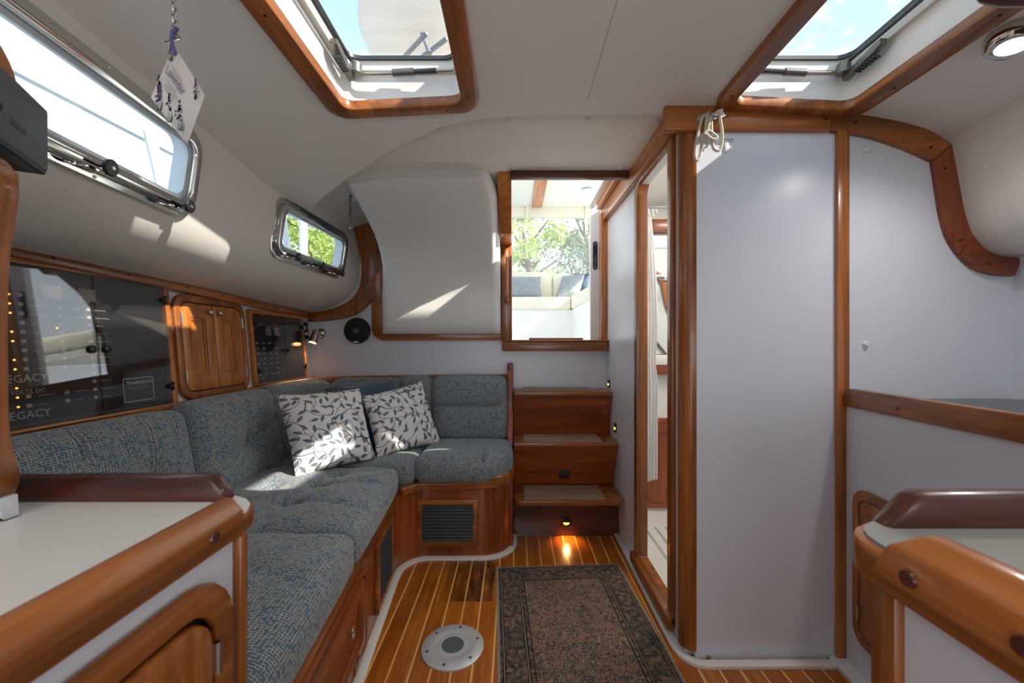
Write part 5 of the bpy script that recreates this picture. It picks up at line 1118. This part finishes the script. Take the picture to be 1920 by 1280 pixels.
G().box((0.79, HA-0.055, 0.910), (1.49, HA, 0.966)).build('front_edge', 'deep_x', hs, bevel=0.004)
hbm = thing('head_beam', 'teak beam across the top of the head compartment', 'beam', (1.0, 2.45, 1.8))
G().box((0.79, HA-0.07, 1.790), (1.49, HA, 1.862)).build('beam_board', 'wood_x', hbm, bevel=0.005)
mr = thing('mirror_panel', 'pale solid panel standing in for the mirror in the head', 'panel', (1.0, HA, 1.03))
G().box((0.80, HA-0.012, 1.035), (1.45, HA, 1.785)).build('panel_sheet', 'pale_panel', mr)  # plain sheet in place of a mirror, its image built as solid parts
G().tube([P(1215, 622, HA-0.02), P(1252, 668, HA-0.02)], 0.008, 8).build('brace', 'grey_metal', mr)
G().box((0.80, HA-0.016, 1.695), (1.45, HA-0.010, 1.70)).build('top_seam', 'grey_metal', mr)
tk = thing('mirror_moulding', 'curved teak moulding reflected in the head mirror, built solid', 'moulding', P(1240, 560, 2.49))
a_ = smooth_path([P(x, y, 2.49) for x, y in ((1214, 503), (1232, 508), (1245, 518), (1252, 535), (1258, 560), (1266, 580))], 4); b_ = smooth_path([P(x, y, 2.49) for x, y in ((1214, 515), (1228, 520), (1238, 528), (1243, 548), (1248, 572), (1256, 590))], 4)
G().ribbon(a_, b_, (0, 0.015, 0)).build('moulding_strip', 'wood_z', tk, bevel=0.003)  # mirror reflection of a moulding, modelled as a solid strip
sh_ = thing('shower', 'chrome shower arm with a round head in front of the curved moulding', 'shower', P(1215, 560, 2.40))
G().tube(smooth_path([P(1213, 545, 2.40), P(1214, 532, 2.40), P(1222, 522, 2.40), P(1234, 518, 2.40), P(1248, 519, 2.40)], 5), 0.012, 10).build('arm', 'steel', sh_)
G().lathe([(0.012, 0.02), (0.030, 0.010), (0.032, -0.012)], P(1251, 524, 2.40), (0.2, 0, 1), 20).build('rose', 'steel', sh_)
G().tube([P(1213, 545, 2.40), P(1212, 645, 2.40)], 0.008, 8).build('riser_pipe', 'steel', sh_)
hl = bpy.data.lights.new('head_ceiling_glow', 'AREA'); hl.shape = 'RECTANGLE'; hl.size = 0.35; hl.size_y = 0.35; hl.energy = 5.5; hl.color = (1, 0.98, 0.94)
hlo = bpy.data.objects.new('head_ceiling_glow', hl); col.objects.link(hlo); hlo.location = (1.1, 1.9, 1.955)

# ------------------------------------------------------------------ cockpit beyond the companionway
ck = thing('cockpit_bench', 'white cockpit bench with cream cushions beyond the companionway', 'bench', (0.3, 4.5, 0.6))
G().box((-1.2, 4.25, 0.5), (1.6, 4.30, 1.46)).build('bench_front', 'white_paint', ck)
G().box((0.62, 3.4, 0.5), (0.66, 4.25, 1.46)).build('side_front', 'white_paint', ck)
G().box((-1.2, 4.27, 1.40), (1.6, 4.95, 1.458)).build('bench_top', 'white_paint', ck)
G().box((0.64, 3.41, 1.40), (1.59, 4.26, 1.457)).build('side_top', 'white_paint', ck)
G().box((-1.2, 4.22, 1.46), (0.60, 4.80, 1.595)).build('seat_pad', 'cream', ck, bevel=0.025, seg=3)
G().prism([V((0.60, 4.80, 1.46)), V((0.60, 4.25, 1.46)), V((0.66, 3.4, 1.46)), V((1.55, 3.4, 1.46)), V((1.55, 4.80, 1.46))], (0, 0, 0.15)).build('side_pad', 'cream', ck, bevel=0.03, seg=3)
G().box((-1.2, 4.74, 1.58), (0.45, 4.84, 1.95)).box((0.46, 4.74, 1.58), (1.5, 4.84, 1.92)).build('back_pad', 'cream', ck, bevel=0.025, seg=3)
pillow('cockpit_pillow', (P(940, 558, 4.60), P(1016, 558, 4.60), P(1014, 519, 4.70), P(944, 519, 4.70)), 0.07, 'speckle_blue', 'left speckled blue pillow on the cockpit bench', 'cockpit pillows')
pillow('cockpit_pillow', (P(1041, 557, 4.55), P(1085, 557, 4.50), P(1097, 514, 4.55), P(1054, 518, 4.66)), 0.07, 'speckle_blue', 'right speckled grey pillow leaning on the cockpit bench', 'cockpit pillows')
pillow('cockpit_pillow', (P(1075, 556, 4.66), P(1104, 552, 4.60), P(1108, 512, 4.62), P(1076, 512, 4.70)), 0.06, 'blue_plush', 'navy pillow behind the right cockpit pillow', 'cockpit pillows')
cs = thing('cockpit_canopy', 'white cockpit hardtop with a clear rear window and hanging straps', 'canopy', (0.2, 3.6, 0.5))
G().box((-1.6, 2.9, 2.76), (2.0, 5.0, 2.82)).build('roof_panel', 'white_paint', cs)
G().box((-1.6, 1.15, 2.76), (2.0, 1.76, 2.80)).build('sun_blocker', 'white_paint', cs)  # unseen slab added to keep sun off the aft bulkhead and lower panel
G().box((-1.6, 4.86, 2.64), (2.0, 4.95, 2.77)).build('window_header', 'cream', cs, bevel=0.01)
G().box((-1.6, 4.90, 1.90), (2.0, 4.905, 2.68)).build('rear_window', 'vinyl_window', cs)
for (px, wd) in ((988, 0.028), (1100, 0.034)):
    p = P(px, 390, 4.84); st = G().box((p.x-wd/2, 4.838, p.z-0.31), (p.x+wd/2, 4.845, p.z+0.03)).build('strap', 'cream', cs)
    G().lathe([(0.008, 0), (0.004, 0.005)], (p.x, 4.838, p.z-0.285), (0, -1, 0), 10).build('snap', 'grey_metal', st)
p = P(1012, 355, 4.3); G().box((0.215, 3.6, 2.735), (0.335, 4.83, 2.76)).build('roof_batten', 'gold_y', cs, bevel=0.004)
G().lathe([(0.06, 0), (0.06, -0.012), (0.04, -0.02)], P(1101, 358, 4.31)+V((0, 0, 0.01)), (0, 0, 1), 18).build('roof_light', 'cap_white', cs)
for x in (-1.55, 1.95):
    for y in (2.95, 4.95): G().tube([V((x, y, 0.45)), V((x, y, 2.78))], 0.03, 8).build('post', 'white_paint', cs)
cs2 = thing('cockpit_sole', 'white cockpit floor behind the companionway', 'cockpit floor', (0.3, 3.5, 0.5), kind='structure')
G().box((-1.6, 2.72, 0.44), (2.0, 5.0, 0.5)).box((-1.6, 2.70, 0.44), (2.0, 2.74, 1.05)).build('floor_panel', 'gelcoat', cs2)
wbd = thing('washboard', 'dark wooden washboard lying on the companionway sill', 'board', (0.25, 2.70, 1.12))
G().box((0.10, 2.675, 1.124), (0.46, 2.70, 1.138)).build('board', 'deep_x', wbd, bevel=0.002)
# ------------------------------------------------------------------ dome above the deck, rails, trees and water outside
dm = thing('deck_dome', 'white domed deck cover with grey struts seen through the left hatch', 'dome', (-0.26, 1.80, 2.0))
cD = V((-0.235, 1.74, 2.43))
G().lathe([(0.02, -0.30), (0.22, -0.27), (0.35, -0.17), (0.415, -0.02), (0.40, 0.10), (0.30, 0.22), (0.02, 0.29)], cD, (0, 0, 1), 48).build('dome', 'dome_white', dm, smooth=80)
G().lathe([(0.07, 0), (0.07, 0.22)], (cD.x, cD.y+0.05, 1.99), (0, 0, 1), 16).build('pedestal', 'dome_white', dm)
for (a, b) in (((728, 139), (800, 62)), ((745, 142), (838, 72)), ((790, 60), (806, 100))):
    G().tube([P(a[0], a[1], 1.475), P(b[0], b[1], 1.34)], 0.008, 6).build('strut', 'arm_grey', dm)
rn = thing('guard_rail', 'white metal guard rail outside the portlights', 'rail', (-2.4, 1.8, 1.0))
for z in (2.02, 2.45): G().tube([V((-2.6, -0.5, z)), V((-2.3, 4.6, z))], 0.030, 8).build('rail_tube', 'rail_white', rn)
for y in (1.35, 3.0, 4.3): G().tube([V((-2.5+0.06*y, y, 0.9)), V((-2.5+0.06*y, y-0.45, 2.45))], 0.032, 8).build('stanchion', 'rail_white', rn)
G().box((-60, -60, -0.75), (60, 90, -0.7)).build('water', 'water', label='grey-green harbour water around the boat', cat='water', kind='structure')
def tree(c, rx, rz, n, mat, label, leaf=0.16):
    c = V(c); t = thing('tree', label, 'tree', (c.x, c.y, -0.7), 'trees behind the boat'); g = G()
    G().tube([V((c.x, c.y, -0.7)), V((c.x+0.1, c.y, c.z-rz*0.3)), V((c.x-0.1, c.y, c.z+rz*0.5))], [0.16, 0.11, 0.04], 8).build('trunk', 'bark', t)
    for k in range(6):
        a = k*1.05; G().tube([V((c.x, c.y, c.z-rz*0.4+k*0.12*rz)), c+V((math.cos(a)*rx*0.7, math.sin(a)*rx*0.5, rz*(0.1+0.1*k)))], [0.05, 0.015], 6).build('branch', 'bark', t)
    clumps = []
    for k in range(26):
        d_ = V((random.gauss(0, 1), random.gauss(0, 1), random.gauss(0, 1))).normalized()*(random.random()**0.4); clumps.append((c+V((d_.x*rx, d_.y*rx, d_.z*rz)), random.uniform(0.35, 0.8)*rx*0.38))
    for k in range(n):
        cc, r_ = random.choice(clumps); d_ = V((random.gauss(0, 1), random.gauss(0, 1), random.gauss(0, 0.8)))*r_*0.55; p = cc+d_
        u = V((random.gauss(0, 1), random.gauss(0, 1), random.gauss(0, 1))).normalized(); v = u.orthogonal().normalized(); s = leaf*random.uniform(0.6, 1.2)
        g.add([p-u*s*0.5, p+v*s*0.25, p+u*s*0.5, p-v*s*0.25], [[0, 1, 2, 3]])
    g.build('foliage', mat, t, kind='stuff', fix=False, smooth=0)
tree((0.35, 11.0, 3.4), 1.5, 1.5, 3000, 'leaf_light', 'yellow-green tree on the left of the companionway view')
tree((2.25, 12.5, 4.2), 1.4, 1.4, 2600, 'leaf_dark', 'blue-green tree on the right of the companionway view')
tree((1.4, 21.0, 3.4), 2.6, 1.3, 1600, 'leaf_dark', 'low hazy tree behind the cockpit pillows')
tree((-5.7, 11.0, 3.9), 2.5, 2.0, 5200, 'leaf_light', 'leafy tree seen through the small portlight')
tree((-6.8, 7.2, 2.6), 1.4, 1.0, 1500, 'leaf_dark', 'tree at the lower end of the long portlight')
